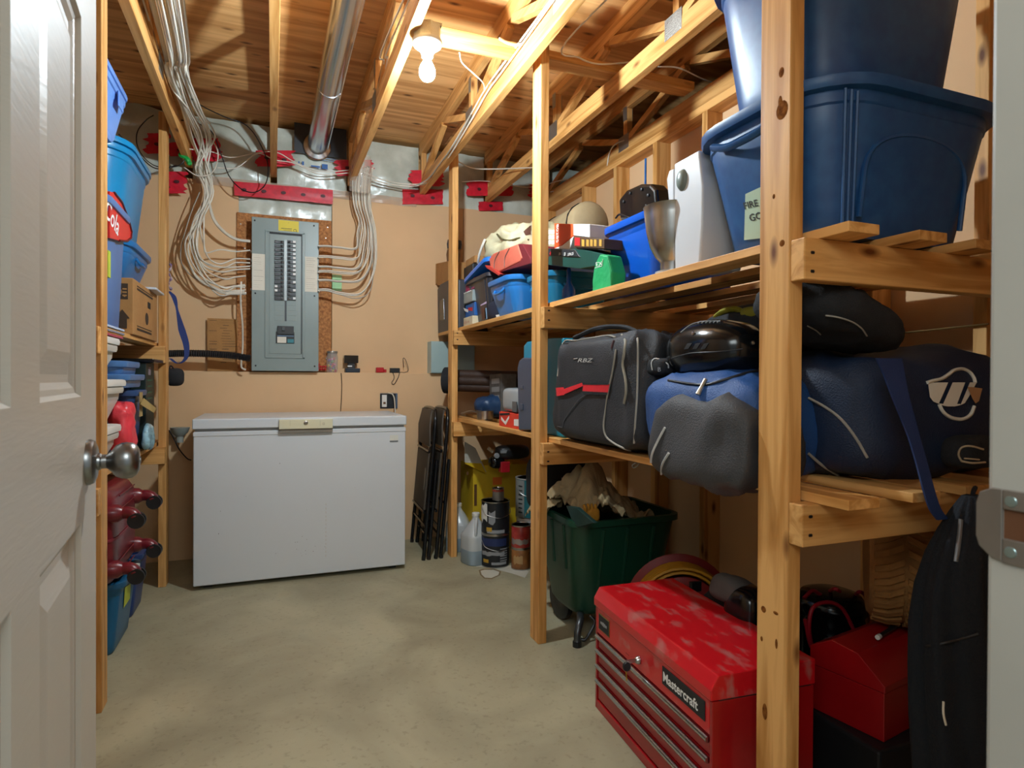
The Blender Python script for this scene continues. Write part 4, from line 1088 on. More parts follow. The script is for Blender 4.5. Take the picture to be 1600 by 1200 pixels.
tiltbox('carton', mat('brown_gold_card', '4f3316', .6), bb, [(896, 369), (944, 373), (944, 389), (897, 386)], 1.15, .13)
tiltbox('red_patch', RINK, bb, [(898, 371), (906, 371.5), (906, 384), (898, 383.5)], 1.1485, .0014, 0)
for x in (909, 916, 922, 928, 936): tiltbox('gold_print', mat('gold_print', 'c79a3c', .6), bb, [(x, 374), (x+4, 374.5), (x+4, 385), (x, 384.5)], 1.1485, .0014, 0)
ob_ = thing('grinder_box', (1.25, 2.6, ZU+.22), 'orange and white tool carton standing slanted behind the battery carton', 'box')
orange = mat('orange_print', 'd8501e', .5, var=.03)
tiltbox('carton', orange, ob_, [(866, 388), (866, 349), (895, 350), (896, 368), (878, 383)], 1.20, .15)
tiltbox('white_end', WINK, ob_, [(895.5, 350), (921, 350), (921, 371), (896, 368)], 1.20, .15)
tiltbox('white_end', WINK, ob_, [(865, 388.5), (878, 383.5), (896, 369), (890, 390)], 1.198, .14)
text('80285', .034, WINK, ob_, at(869.5, 351, X=1.1985), (0, 0, -1), (0, -1, 0)); 
for i_ in range(2):
    for j_ in range(3): tiltbox('white_print', WINK, ob_, [(857+i_*5, 360+j_*8), (861+i_*5, 359+j_*8), (861+i_*5, 365+j_*8), (857+i_*5, 366+j_*8)], 1.1985, .001, 0)
sp = thing('spray_bottle', (1.28, 2.42, ZU), 'blue spray bottle nozzle between the green bag and the teal tub', 'bottle')
MB().lathe([(.03, 0), (.03, .07), (.012, .10), (.009, .16), (.004, .17)], Matrix.Translation((1.22, 2.44, ZU)), 16).build('bottle', mat('blue_translucent', '1d4c94', .25), sp, smooth=40)
tt = tote('storage_tub', (1.33, 2.66, ZU), .36, .30, .17, plastic('teal_blue_plastic', '1a6f95', .3), 'open teal blue tub right behind the second post on the top shelf', taper=.88, rad=.05, rim=.02)
t2m = plastic('bright_blue_plastic', '2a78c2', .28)
t2 = tote('storage_tub', (1.30, 3.03, ZU), .42, .40, .20, t2m, 'bright blue open tub on the top shelf just left of the second post', taper=.82, rad=.06, rim=.022)
# pink and orange fabric box on it
ofm = mat('salmon_fabric', 'd86a52', .8, bump=.1)
ff = thing('fabric_box', (1.30, 3.03, ZU+.205), 'salmon pink fabric box with dark red side lying tilted on the bright blue tub', 'box')
fmb_px = [(766, 419), (764, 404), (770, 396), (808, 381), (815, 403), (812, 409), (779, 425)]
tiltbox('box', ofm, ff, fmb_px, 1.13, .26, .008)
tiltbox('dark_side', mat('dark_red_fabric', '6e1a22', .7), ff, [(809, 381), (816, 381), (829, 404), (829, 412), (779, 426), (812, 409), (816, 403)], 1.128, .2, .003)
for x in (772, 788): MB().tube(smoothpts([at(x, 421-(x-772)*.25, X=1.128), at(x+1, 407-(x-772)*.3, X=1.128), at(x+8, 393-(x-772)*.35, X=1.128)], 4), .0025, 5).build('trim_band', mat('band_grey', '80685e', .7), ff)
tiltbox('red_edge', mat('red_edge', 'c03a30', .6), ff, [(757, 414), (766, 417), (782, 428), (779, 431), (760, 419)], 1.12, .1, .003)
# black tote with blue lid
bt = thing('lidded_tote', (1.34, 3.50, ZU), 'dark grey tote with a bright blue lid slid askew, on the top shelf', 'storage bin')
bm = plastic('charcoal_plastic', '35343a', .35)
MB().loft([[Matrix.Translation((1.34, 3.47, ZU)) @ p for p in rrect(.42*s, .40*s, .03, 4, z)] for s, z in ((.84, 0), (.86, .01), (1.0, .25), (1.06, .255), (1.06, .275), (1.0, .28))]).build('body', bm, bt, smooth=35)
for x in (3.285, 3.33, 3.60): MB().tube([(1.338-.178, 3.47+(x-3.47)*.86, ZU+.012), (1.338-.209, x, ZU+.245)], .008, 4).build('moulded_rib', bm, bt)
lid_mb(.46, .44, 0, .03, .05).build('lid', plastic('lid_blue', '1f74d6', .3), bt, world=False)
L_ = [o for o in bpy.data.objects if o.parent == bt and o.name.startswith('lid')][0]
L_.location = (0.0, -.03, .285); L_.rotation_euler = (math.radians(-10), math.radians(4), 0)
def lab3(px, m, par, X=1.128, name='printed_label'): return tiltbox(name, m, par, px, X, .001, 0)
lab3([(751, 476), (760, 471), (760, 474), (751, 478)], mat('lilac_print', 'b9a6c8', .6), bt); lab3([(752, 482), (758, 480), (760, 498), (753, 500)], mat('brown_print', '5a3526', .6), bt); lab3([(757, 482), (760, 481), (761, 498), (758, 499)], mat('pale_blue_print', '8ab4d8', .6), bt)
# dark cap between the bins
cap = thing('fabric_pouch', (1.16, 3.2, ZU), 'navy fabric pouch with white logo patches squeezed between the two bins', 'bag')
cmb = blob((1.17, 3.23, ZU+.055), (.05, .085, .06), .8, .8, .01, 12, 8, 28, 16, flat=ZU+.0005); cmb.build('pouch', mat('navy_fabric', '1c2032', .85, bump=.2, bs=200), cap, smooth=70)
hcmb = hitter(cmb)
patch_on(hcmb, [(775, 492), (786, 490), (785, 496), (776, 498)], WINK, cap, off=.002); line_on(hcmb, [(778, 467), (782, 464), (783, 467), (779, 469), (778, 467)], .0015, WINK, cap, 'printed_patch', 2)
# sleeping bag: rolled camouflage + cream
slp = mat('cream_nylon', 'cfc8a4', .6, col2='9b9a78', vs=9, lo=.3, hi=.5, bump=.5, bs=18)
sb = thing('sleeping_bag', (1.40, 3.35, ZU+.31), 'cream and brown rolled sleeping bag bulging over the lidded tote', 'sleeping bag')
smb = blob((1.37, 3.28, ZU+.435), (.24, .27, .125), .75, .8, .035, 7, 12, 64, 36, fold=.05, fine=.006); smb.build('roll', slp, sb, smooth=75)
hs_ = hitter(smb)
brn = mat('brown_lining', '5b3626', .8, bump=.3, bs=40)
for px in ([(744, 372), (757, 371), (759, 385), (748, 382)], [(787, 345), (799, 337), (797, 357), (786, 360)], [(775, 362), (784, 358), (783, 366), (778, 368)], [(818, 362), (829, 352), (829, 366), (821, 368)]):
    patch_on(hs_, px, brn, sb, 'lining_fold', .003)
olive = mat('olive_binding', '55502f', .8)
line_on(hs_, [(738, 372), (744, 363), (756, 362), (762, 372)], .006, olive, sb, 'binding'); line_on(hs_, [(803, 327), (806, 337), (814, 343), (824, 340)], .006, olive, sb, 'binding')
line_on(hs_, [(777, 366), (785, 373), (797, 376), (812, 372), (826, 375)], .005, olive, sb, 'binding')
MB().tube(smoothpts([at(758, 374, X=1.12), at(752, 388, X=1.11), at(748, 402, X=1.11), at(747, 411, X=1.12)], 4), .007, 6).build('strap', mat('white_strap', 'd8d6cc', .6), sb, smooth=60)
sb2 = thing('bedroll', (1.60, 2.95, ZU+.22), 'plain beige rolled foam mat lying behind the orange carton', 'bedroll')
MB().tube([(1.60, 3.62, ZU+.525), (1.60, 3.60, ZU+.525), (1.60, 2.95, ZU+.525), (1.60, 2.93, ZU+.525)], [.10, .115, .115, .10], 24).build('roll', mat('beige_roll', 'a8946f', .8, col2='8c7a5c', bump=.5, bs=12), sb2, smooth=60)
for y in (3.0, 3.3): MB().tube([(1.60+.117*math.cos(a*.393), y, ZU+.525+.117*math.sin(a*.393)) for a in range(16)], .005, 6, True).build('strap', BLK, sb2)
sup = thing('storage_bin', (1.64, 2.95, ZU), 'grey lidded bin hidden behind the tubs carrying the bedroll', 'storage bin')
MB().loft([[Matrix.Translation((1.70, 3.15, ZU)) @ p for p in rrect(.30*s, .85*s, .03, 4, z)] for s, z in ((.9, 0), (1.0, .2), (1.0, .425))]).build('body', bm, sup, smooth=35)
# items between post C and the back wall
cs = thing('tool_case', (1.20, 4.05, ZU), 'dark grey upright plastic case standing at the wall end of the top shelf', 'case')
quadbox([(684, 522), (683, 452), (688, 443), (699, 438), (716, 436), (716, 520)], 1.098, .2, mat('case_charcoal', '3c3b40', .45), 'shell', cs, .01)
quadbox([(687, 500), (687, 470), (693, 466), (694, 500)], 1.094, .003, BLKS, 'latch', cs, .001)
cbx = thing('cardboard_box', (1.2, 4.0, ZU+.23), 'small open cardboard box on top of the dark grey case', 'box')
quadbox([(680, 445), (677, 419), (681, 412), (700, 408), (700, 438), (687, 446)], 1.099, .2, CARD, 'carton', cbx, .002)
quadbox([(677, 419), (681, 412), (682, 443), (679, 447)], 1.094, .004, CARD, 'flap', cbx, .001)
rd_ = thing('speaker', (1.25, 4.05, 1.80), 'dark round device sitting on the small cardboard box behind the far post', 'speaker')
p = at(710, 382, X=1.22); MB().lathe([(.05, -.03), (.055, 0), (.05, .03)], Matrix.Translation(p) @ Matrix.Rotation(math.radians(10), 4, 'X'), 20).build('top', mat('slate_dark', '2d3344', .5), rd_, smooth=40)
p = at(708, 398, X=1.22); MB().lathe([(.045, -.055), (.05, .0), (.045, .03)], Matrix.Translation(p), 18).build('body', mat('amber_brown', '6b4a30', .4), rd_, smooth=40)
for i, (y0_, y1_, m_, lab, nm) in enumerate(((499, 521, mat('cream_carton', 'cfc4a6', .7), 'cream carton with red print at the bottom of the stack beside the far post', 'carton'), (479, 499, mat('blue_carton', '1b5aa0', .5), 'blue carton with red and white print, second from bottom beside the far post', 'carton'),
        (461, 478, mat('grey_container', '8f9c9c', .4), 'grey plastic container stacked on the blue carton', 'container'), (441, 460, mat('magenta_box', '9c3560', .5), 'magenta box stacked on the grey container', 'box'), (423, 440, mat('black_box', '17191d', .5), 'black case topping the stack beside the far post', 'case'), (411, 422, CARD, 'small cardboard box on the very top of the stack beside the far post', 'box'))):
    z0, z1 = at(728, y1_, X=1.16).z, at(728, y0_, X=1.16).z
    if i == 0: z0 = ZU+.0005
    th_ = thing('stacked_'+nm, (1.25, 3.78, z0), lab, nm)
    xx = 1.12+.012*(i % 2)
    MB().box(xx, xx+.2, 3.53 if i != 5 else 3.53, 3.715, z0, z1-.0012).build('body', m_, th_, bev=.004)
    if nm == 'carton' and i == 0: 
        for k in range(4): text('sbvn'[k], .03, RINK, th_, (xx-.0008, 3.70-.03*k, z0+.018), (0, -1, 0), (0, 0, 1))
    if i == 1: lab3([(731, 481), (738, 480), (738, 486), (732, 485)], RINK, th_, xx-.0012); lab3([(724, 481), (731, 484), (731, 488), (726, 486)], WINK, th_, xx-.0012)
    if i == 2:
        for k in range(5): MB().box(xx-.003, xx, 3.56+k*.032, 3.575+k*.032, z1-.008, z1-.002).build('clip', WINK, th_)
# blue rope on the stud
tag(MB().tube([(1.893, 2.862, 1.55), (1.892, 2.863, 1.9), (1.893, 2.862, 2.33)], .006, 6).build('rope', mat('blue_rope', '2f6fb5', .7, bump=.5, bs=120), smooth=60), 'thin blue rope hanging against a stud behind the black heater base', 'rope')

# ------------------------------------------------------------------ lower shelf
# rolled tubes at the far end
for i, (y, lab) in enumerate(((596, 'dark brown rolled mat with a black end at the wall end of the lower shelf'), )):
    rl = thing('rolled_mat', (1.3, 4.1, ZL+.12), lab, 'mat')
    c0 = at(696, 597, X=1.08); c0.y = 3.99
    brm = mat('brown_roll', '3a2519', .6, bump=.4, bs=30)
    a0 = Vector((1.085, 3.98, 1.115)); a1 = Vector((1.62, 3.62, 1.10))
    for k in range(6):
        ang = k/6*6.283; off = Vector((0, .035*math.cos(ang), .045*math.sin(ang)))
        MB().cyl(a0+off, a1+off, .034, 12).build('fold', brm, rl, smooth=50)
    MB().lathe([(.066, -.02), (.088, -.012), (.09, .02), (.082, .06)], Matrix.Translation(a0) @ (a1-a0).to_track_quat('Z', 'Y').to_matrix().to_4x4(), 18).build('black_end', BLKF, rl, smooth=60)
bg = thing('tarp_bundle', (1.35, 3.75, ZL), 'dark blue nylon bundle under the rolled mat on the lower shelf', 'bundle')
blob((1.36, 3.62, ZL+.075), (.2, .11, .075), .7, .8, .02, 8, 21, 40, 20, flat=ZL+.0005, fold=.03).build('bundle', mat('dark_blue_nylon', '1d3a5c', .4, bump=.4, bs=20), bg, smooth=70)
pt = thing('saucepan', (1.17, 3.55, ZL), 'small steel saucepan with a thin handle on the lower shelf', 'pan')
pc0 = at(740, 655, Z=ZL); pM = Matrix.Translation((1.20, 3.52, ZL))
MB().lathe([(.045, 0), (.05, .005), (.052, .055), (.054, .056), (.050, .054), (.047, .008), (.0002, .006)], pM, 28).build('pan', STEEL, pt, smooth=40)
MB().tube(smoothpts([(1.16, 3.55, ZL+.045), (1.13, 3.60, ZL+.05), (1.10, 3.68, ZL+.03)], 4), .005, 6).build('handle', STEEL, pt, smooth=60)
gx = thing('paint_kit_box', (1.35, 3.35, ZL), 'tall grey printed carton standing behind the round organiser', 'box')
quadbox([(765, 648), (765, 586), (783, 584), (783, 648)], 1.30, .1, mat('grey_carton', '5a5550', .7, var=.2, vs=40), 'carton', gx, .002)
for k in range(4): quadbox([(768, 592+k*13), (780, 591+k*13), (780, 599+k*13), (768, 600+k*13)], 1.2985, .001, mat('pale_print', '8d8c8a', .6), 'printed_patch', gx, 0)
rdb = thing('red_box', (1.17, 2.95, ZL), 'bright red and white carton under the grey organiser on the lower shelf', 'box')
y0_, y1_ = at(812, 655, X=1.12).y, at(780, 655, X=1.12).y
yr0, yr1 = at(811, 655, X=1.12).y, at(780, 655, X=1.12).y
MB().box(1.12, 1.27, yr0, yr1, ZL+.0005, ZL+.075).build('carton', mat('red_carton', 'dd3622', .5, var=.03), rdb, bev=.002)
for px in ([(783, 651), (789, 659), (795, 650), (795, 654), (790, 664), (783, 656)], ): lab3(px, WINK, rdb, 1.1185)
lab3([(803, 655), (810, 655), (810, 666), (803, 665)], WINK, rdb, 1.1185); lab3([(781, 646), (796, 645), (796, 648), (781, 649)], INK, rdb, 1.1185)
og = thing('organiser', (1.18, 2.95, ZL+.078), 'rounded grey translucent organiser case on the red carton', 'case')
blob((1.20, (yr0+yr1)/2, ZL+.078+.062), (.075, (yr1-yr0)/2, .062), .35, .35, 0, 1, 0, 32, 18).build('shell', mat('grey_translucent', '9aa3a8', .2, var=.05), og, smooth=40)
MB().box(1.118, 1.122, yr0+.03, yr0+.09, ZL+.082, ZL+.135).build('latch', mat('smoke_grey', '4a5055', .3), og, bev=.002)
for nm, px, X, m_, lab in (('tool_case', [(810, 673), (808, 575), (811, 563), (816, 559), (836, 559), (836, 672)], 1.10, plastic('slate_case', '3f4a5e', .4), 'slate blue upright tool case just left of the second post'),
                           ('tool_case', [(822, 672), (818, 665), (818, 540), (823, 534), (862, 528), (880, 528), (880, 690), (850, 688)], 1.135, plastic('teal_case', '0f7f9c', .35), 'bright teal upright tool case behind the second post')):
    cst = thing(nm, (X+.05, at(px[0][0], 600, X=X).y, ZL), lab, 'case')
    pts = [at(x, y, X=X) for x, y in px]
    for p in pts:
        if p.z < ZL+.001: p.z = ZL+.001
    dp = .03 if 'slate' in lab else .25
    MB().prism([(v.y, v.z) for v in pts], 0, dp, lambda u, v, d, X=X: Vector((X+d, u, v))).build('shell', m_, cst, bev=.007, seg=3)
    y_ = pts[0].y-.012
    MB().box(X-.004, X-.0003, y_-.05, y_-.02, ZL+.10, ZL+.13).build('latch', m_, cst, bev=.002); MB().box(X-.004, X-.0003, y_-.05, y_-.02, ZL+.20, ZL+.215).build('latch', m_, cst, bev=.002)
# cooler bag behind the RBZ bag, seen between post and bag
cb_ = thing('cooler', (1.5, 2.45, ZL), 'dark navy cooler with a teal lid behind the black gear bag', 'cooler')
MB().box(1.27, 1.6, 2.28, 2.36, ZL+.001, 1.19).build('body', mat('navy_plastic', '101a2c', .5), cb_, bev=.01); MB().box(1.262, 1.608, 2.275, 2.362, 1.191, 1.30).build('lid', mat('teal_lid', '0f5266', .4), cb_, bev=.01)

# black gear bag
nyl = mat('black_nylon', '26282d', .62, var=.25, vs=7, bump=.35, bs=260)
rg = thing('gear_bag', (1.25, 1.96, ZL), 'black nylon gear bag with a red strap and grey piping on the lower shelf', 'bag')
rmb = blob((1.335, 1.955, ZL+.205), (.285, .335, .208), .28, .22, .014, 5, 41, 72, 44, flat=ZL+.0008, fold=.035)
rmb.build('body', nyl, rg, smooth=75)
hr = hitter(rmb)
pip = mat('grey_piping', '9a968c', .6)
line_on(hr, [(872, 588), (867, 570), (865, 556), (864, 545), (880, 537), (900, 533), (930, 528), (950, 525), (962, 528)], .0035, pip, rg)
line_on(hr, [(962, 519), (972, 524), (978, 534), (976, 552), (974, 570), (978, 592), (979, 612), (976, 630)], .005, mat('piping_pull', '8b8678', .6), rg, 'webbing_tail')
line_on(hr, [(984, 512), (993, 516), (996, 530), (997, 567), (996, 620), (993, 660), (991, 692)], .0035, pip, rg)
line_on(hr, [(963, 546), (961, 560), (957, 585), (951, 612), (947, 640), (944, 665), (948, 682), (960, 692), (975, 700), (985, 703)], .0035, pip, rg)
rs_ = mat('red_webbing', 'd5202c', .6, bump=.2, bs=200)
patch_on(hr, [(871, 606), (883, 605), (884, 617), (872, 619)], rs_, rg, 'red_strap', .006); patch_on(hr, [(883, 608), (912, 598), (914, 603), (884, 616)], rs_, rg, 'red_strap', .007)
patch_on(hr, [(914, 600), (955, 600), (952, 614), (912, 612)], rs_, rg, 'red_strap', .006)
patch_on(hr, [(913, 598), (954, 598), (954, 601), (914, 601)], BLKF, rg, 'strap_edge', .007); patch_on(hr, [(912, 611), (952, 613), (951, 617), (914, 616)], BLKF, rg, 'strap_edge', .007)
text_on(hr, 'RBZ', 11, (903, 566), mat('grey_embroidery', 'b7b5ae', .6), rg, shear=.3, sx=1.15, off=.004, yscale=.8); line_on(hr, [(897, 561), (903, 560)], .0012, mat('grey_embroidery', ''), rg, 'lettering')
line_on(hr, [(958, 521), (960, 532), (956, 545)], .004, mat('pull_tab', '40161c', .6), rg, 'zip_pull')
line_on(hr, [(857, 663), (872, 666), (880, 667), (883, 655), (905, 625), (920, 615)], .0015, mat('grey_stitch', '55565a', .7), rg, 'seam')
rgm = MB().tube(smoothpts([(1.10, 2.15, 1.285), (1.12, 2.0, 1.312), (1.14, 1.85, 1.305), (1.13, 1.72, 1.27)], 5), .009, 6); rgm.build('carry_handle', BLKF, rg, smooth=60)

# hockey bag
blf = mat('blue_nylon', '1e4a86', .55, var=.15, vs=5, bump=.3, bs=260); nvf = mat('navy_nylon', '12243f', .6, var=.2, vs=5, bump=.3, bs=260); dgf = mat('dark_grey_nylon', '3d3e41', .6, var=.18, vs=6, bump=.35, bs=260)
hk = thing('hockey_bag', (1.45, 1.33, ZL), 'long blue and grey hockey bag with a round white logo lying across the lower shelf', 'bag')
mA = blob((1.565, 1.33, ZL+.155), (.305, .325, .185), .5, .42, .02, 4, 51, 84, 44, flat=ZL+.0008, fold=.03); mA.build('body', nvf, hk, smooth=75)
mB_ = blob((1.205, 1.385, ZL+.125), (.18, .235, .145), .55, .5, .014, 6, 57, 60, 36, fold=.02, flat=ZL+.001); mB_.build('blue_end', blf, hk, smooth=75)
mC = blob((1.125, 1.335, ZL+.088), (.135, .205, .135), .5, .42, .014, 5, 61, 72, 40, fold=.035, flat=ZL-.045)
mC.build('grey_end', dgf, hk, smooth=75)
hh = hitter(mA, mB_, mC)
wp = mat('white_piping', 'c2c2be', .6)
line_on(hh, [(1040, 668), (1028, 690), (1020, 708), (1018, 722), (1026, 742), (1040, 758)], .0035, wp, hk); line_on(hh, [(1046, 708), (1036, 725), (1034, 740), (1038, 755)], .0035, wp, hk)
line_on(hh, [(1004, 607), (1006, 620), (1015, 640)], .003, wp, hk)
line_on(hh, [(1020, 588), (1045, 595), (1075, 600), (1104, 602), (1130, 595), (1160, 586), (1184, 580)], .004, mat('zip_black', '1b1c20', .5), hk, 'zipper')
for px in ([(1104, 594), (1108, 600), (1103, 602)], ): pass
zp = MB().tube([hh(1105, 597, .008), hh(1099, 607, .008), hh(1093, 618, .008)], [.006, .005, .007], 8); zp.build('zip_pull', mat('zip_metal', 'c9c3b0', .35, .8), hk, smooth=50)
line_on(hh, [(1262, 622), (1290, 636), (1315, 655), (1338, 685), (1355, 715), (1376, 750)], .0035, pip, hk); line_on(hh, [(1262, 708), (1285, 726), (1310, 742), (1340, 750), (1374, 752)], .0035, pip, hk)
lgw = mat('logo_white', 'e9e6da', .6, var=.02)
def lx(cx, cy): return (1220+cx/3.158, 440+cy/3.158)
def polyband(pts_top, pts_bot, m_, name, off=.004):
    vs = []
    for a_, b_ in zip(pts_top, pts_bot):
        for k in range(5):
            q = (a_[0]+(b_[0]-a_[0])*k/4, a_[1]+(b_[1]-a_[1])*k/4); vs.append(hh(*lx(*q), off))
    if any(v is None for v in vs): return
    n = len(pts_top); fs = [(i*5+k, i*5+k+1, (i+1)*5+k+1, (i+1)*5+k) for i in range(n-1) for k in range(4)]
    MB().add(vs, fs).build(name, m_, hk, smooth=60)
polyband([(718, 500), (740, 499), (770, 499), (800, 499), (818, 499)], [(720, 510), (728, 570), (745, 592), (765, 600), (772, 602)], lgw, 'logo')
polyband([(840, 499), (870, 499), (902, 499)], [(792, 606), (825, 614), (858, 614)], lgw, 'logo')
polyband([(925, 499), (945, 499), (958, 500)], [(878, 610), (900, 600), (925, 560)], lgw, 'logo')
polyband([(772, 601), (790, 603), (815, 604), (850, 604), (878, 604)], [(773, 603), (795, 612), (815, 616), (850, 616), (878, 610)], lgw, 'logo')
for pts in ([(718, 499), (745, 490), (790, 480), (825, 458), (850, 440), (880, 433), (905, 436), (930, 450), (948, 475), (955, 500)], [(778, 606), (790, 632), (810, 655), (840, 672), (880, 679), (910, 672), (935, 652), (950, 615)]):
    line_on(hh, [lx(*p) for p in pts], .0045, lgw, hk, 'logo', off=.002)
polyband([(905, 522), (940, 524), (978, 530)], [(930, 580), (945, 602), (962, 590)], mat('tan_tag', 'b98f68', .6), 'tag', .008)
line_on(hh, [lx(715, 322), lx(735, 285), lx(760, 275), lx(775, 285)], .003, wp, hk)
# blue shoulder strap hanging over the shelf front
sp_px = [(1390, 560, .86), (1398, 585, .955), (1408, 620, .95), (1425, 670, .94), (1440, 720, .925), (1452, 765, .905), (1462, 795, .90), (1474, 812, .90)]
ctr = smoothpts([at(x, y, Y=.965 if y < 600 else Y_) for x, y, Y_ in sp_px], 4)
vs = []; 
for i, p in enumerate(ctr):
    w_ = max(.017, .040 - .05*i/len(ctr))
    for s in (-1, 1):
        for d in (0, .004): vs.append(p+Vector((s*w_, d, 0)))
fs = []
for i in range(len(ctr)-1):
    a = i*4; fs += [(a, a+2, a+6, a+4), (a+1, a+5, a+7, a+3), (a, a+4, a+5, a+1), (a+2, a+3, a+7, a+6)]
MB().add(vs, fs).build('shoulder_strap', mat('strap_blue', '1c3566', .6, bump=.2, bs=250), hk, smooth=60)

# helmet
hl = thing('hockey_helmet', (1.22, 1.36, 1.20), 'glossy black hockey helmet with slotted vents resting on the hockey bag', 'helmet')
hc = at(1118, 548, X=1.20)
hmb = blob((1.20, hc.y, hc.z), (.105, .165, .086), .85, .8, .004, 6, 3, 56, 32); hmb.build('shell', BLKS, hl, smooth=80)
hh2 = hitter(hmb)
for i in range(3):
    x = 1074+i*13; patch_on(hh2, [(x, 537), (x+8, 536), (x+2, 545), (x-5, 546)], INK, hl, 'vent', .0012); 
line_on(hh2, [(1064, 520), (1080, 508), (1100, 503), (1125, 503)], .0015, mat('helmet_lettering', 'a8acb0', .4), hl, 'moulded_line'); line_on(hh2, [(1050, 560), (1080, 552), (1120, 550), (1160, 545)], .002, BLK, hl, 'moulded_line')
for q_ in range(7): line_on(hh2, [(1085+q_*6, 506-q_*.2), (1089+q_*6, 503-q_*.2)], .0016, mat('helmet_lettering', ''), hl, 'lettering', 2)
for x, y in ((1084, 521), (1176, 536)):
    q = hh2(x, y, .002)
    if q: MB().lathe([(.006, 0), (.005, .003), (.0002, .004)], Matrix.Translation(q) @ Matrix.Rotation(math.radians(-90), 4, 'Y'), 12).build('screw', STEEL, hl)
ea = at(1046, 538, X=1.2); MB().tube(smoothpts([ea+Vector((0, .02, .04)), ea+Vector((0, .035, .01)), ea+Vector((0, .03, -.03)), ea+Vector((0, .01, -.045))], 4), .014, 8).build('ear_guard', BLK, hl, smooth=60)
gp = thing('glove', (1.15, 1.5, 1.17), 'black and white padded glove cuff poking out under the helmet', 'glove')
gc = at(1035, 573, X=1.13); gmb2 = blob(gc, (.04, .05, .028), .6, .6, .004, 9, 4, 28, 16); gmb2.build('cuff', BLKF, gp, smooth=70)
hg2 = hitter(gmb2)
line_on(hg2, [(1020, 578), (1019, 566), (1026, 561), (1042, 568), (1044, 575)], .002, wp, gp); text_on(hg2, 'B', 9, (1028, 580), mat('cuff_print', 'a9adb5', .6), gp, off=.003)
# stuff behind helmet: yellow and black
lj = thing('life_jacket', (1.5, 1.42, 1.26), 'black pads with dull yellow trim piled behind the helmet under the top shelf', 'pads')
blob((1.47, 1.50, 1.28), (.17, .22, .085), .7, .7, .012, 7, 7, 40, 24).build('pad', BLKF, lj, smooth=70)
ym = mat('dull_yellow', '8a8418', .6)
MB().tube(smoothpts([at(1118, 496, X=1.32), at(1130, 487, X=1.32), at(1148, 483, X=1.32), at(1158, 487, X=1.32), at(1160, 494, X=1.32)], 4), .010, 6).build('yellow_trim', ym, lj, smooth=60)
blob(at(1174, 489, X=1.32), (.02, .035, .018), .6, .6, 0, 1, 1, 20, 12).build('yellow_trim', ym, lj, smooth=60)
# dark gear on the right part of the hockey bag
dgb = thing('gear_bag', (1.45, 1.15, 1.2), 'black padded leg guards lying on the hockey bag right of the near post', 'pads')
dm = blob((1.285, 1.14, 1.275), (.19, .14, .064), .8, .8, .012, 7, 11, 48, 24, M=Matrix.Rotation(math.radians(17), 4, 'Y'), fold=.02); dm.build('pad', BLKF, dgb, smooth=70)
hd = hitter(dm)
line_on(hd, [(1290, 492), (1310, 495), (1330, 502), (1345, 512), (1354, 524)], .002, pip, dgb); line_on(hd, [(1262, 508), (1275, 515), (1282, 522)], .0018, pip, dgb)
# small black purse at the right
ps = thing('purse', (1.62, .93, ZL), 'small black pouch with cream piping at the right end of the lower shelf', 'bag')
pcn = at(1522, 708, Y=.97); pmb = blob((pcn.x+.02, .99, pcn.z), (.075, .04, .04), .6, .6, .003, 8, 3, 32, 18, flat=ZL+.001); pmb.build('pouch', BLKF, ps, smooth=70)
hp = hitter(pmb)
line_on(hp, [(1502, 720), (1498, 710), (1502, 700), (1515, 697), (1535, 702)], .0025, mat('cream_piping', 'b9a78a', .6), ps); line_on(hp, [(1502, 720), (1518, 723), (1538, 722)], .0025, mat('cream_piping', ''), ps)
line_on(hp, [(1506, 716), (1518, 717), (1529, 718)], .0018, mat('cream_piping', ''), ps, 'lettering')
# thin light cord along the partition at the right
cable([at(1372, 522, X=1.895), at(1400, 521, X=1.893), at(1470, 514, X=1.893), at(1545, 506, X=1.893)], .0028, mat('tan_cord', '8f7445', .6), 'tan cord stretched along the partition above the hockey bag', name='stretched_cord', cat='cord')
# ------------------------------------------------------------------ floor, far bay (between post C and post B)
def can(name, x, y, z, r, h, m, label, cat='can', lidm=None, parts=(), grp=None, bail=True, n=28):
    t = thing(name, (x, y, z), label, cat, grp)
    M = Matrix.Translation((x, y, z))
    MB().lathe([(r*.96, 0), (r, .003), (r, h-.006), (r*.97, h-.004)], M, n).build('body', m, t, smooth=40)
    MB().lathe([(r*1.02, .0), (r*1.02, .005), (r*.99, .006)], M, n).build('bottom_rim', STEEL, t, smooth=40)
    MB().lathe([(r*1.0, h-.008), (r*1.03, h-.006), (r*1.03, h), (r*.96, h), (r*.93, h-.004), (.0002, h-.004)], M, n).build('lid', lidm or STEEL, t, smooth=40)
    if bail: MB().tube(smoothpts([(x-r*1.03, y, z+h*.8), (x-r*.9, y-r*.6, z+h*.62), (x, y-r*1.04, z+h*.52), (x+r*.9, y-r*.6, z+h*.62), (x+r*1.03, y, z+h*.8)], 5), .0018, 5).build('bail_handle', STEEL, t, smooth=60)
    return t
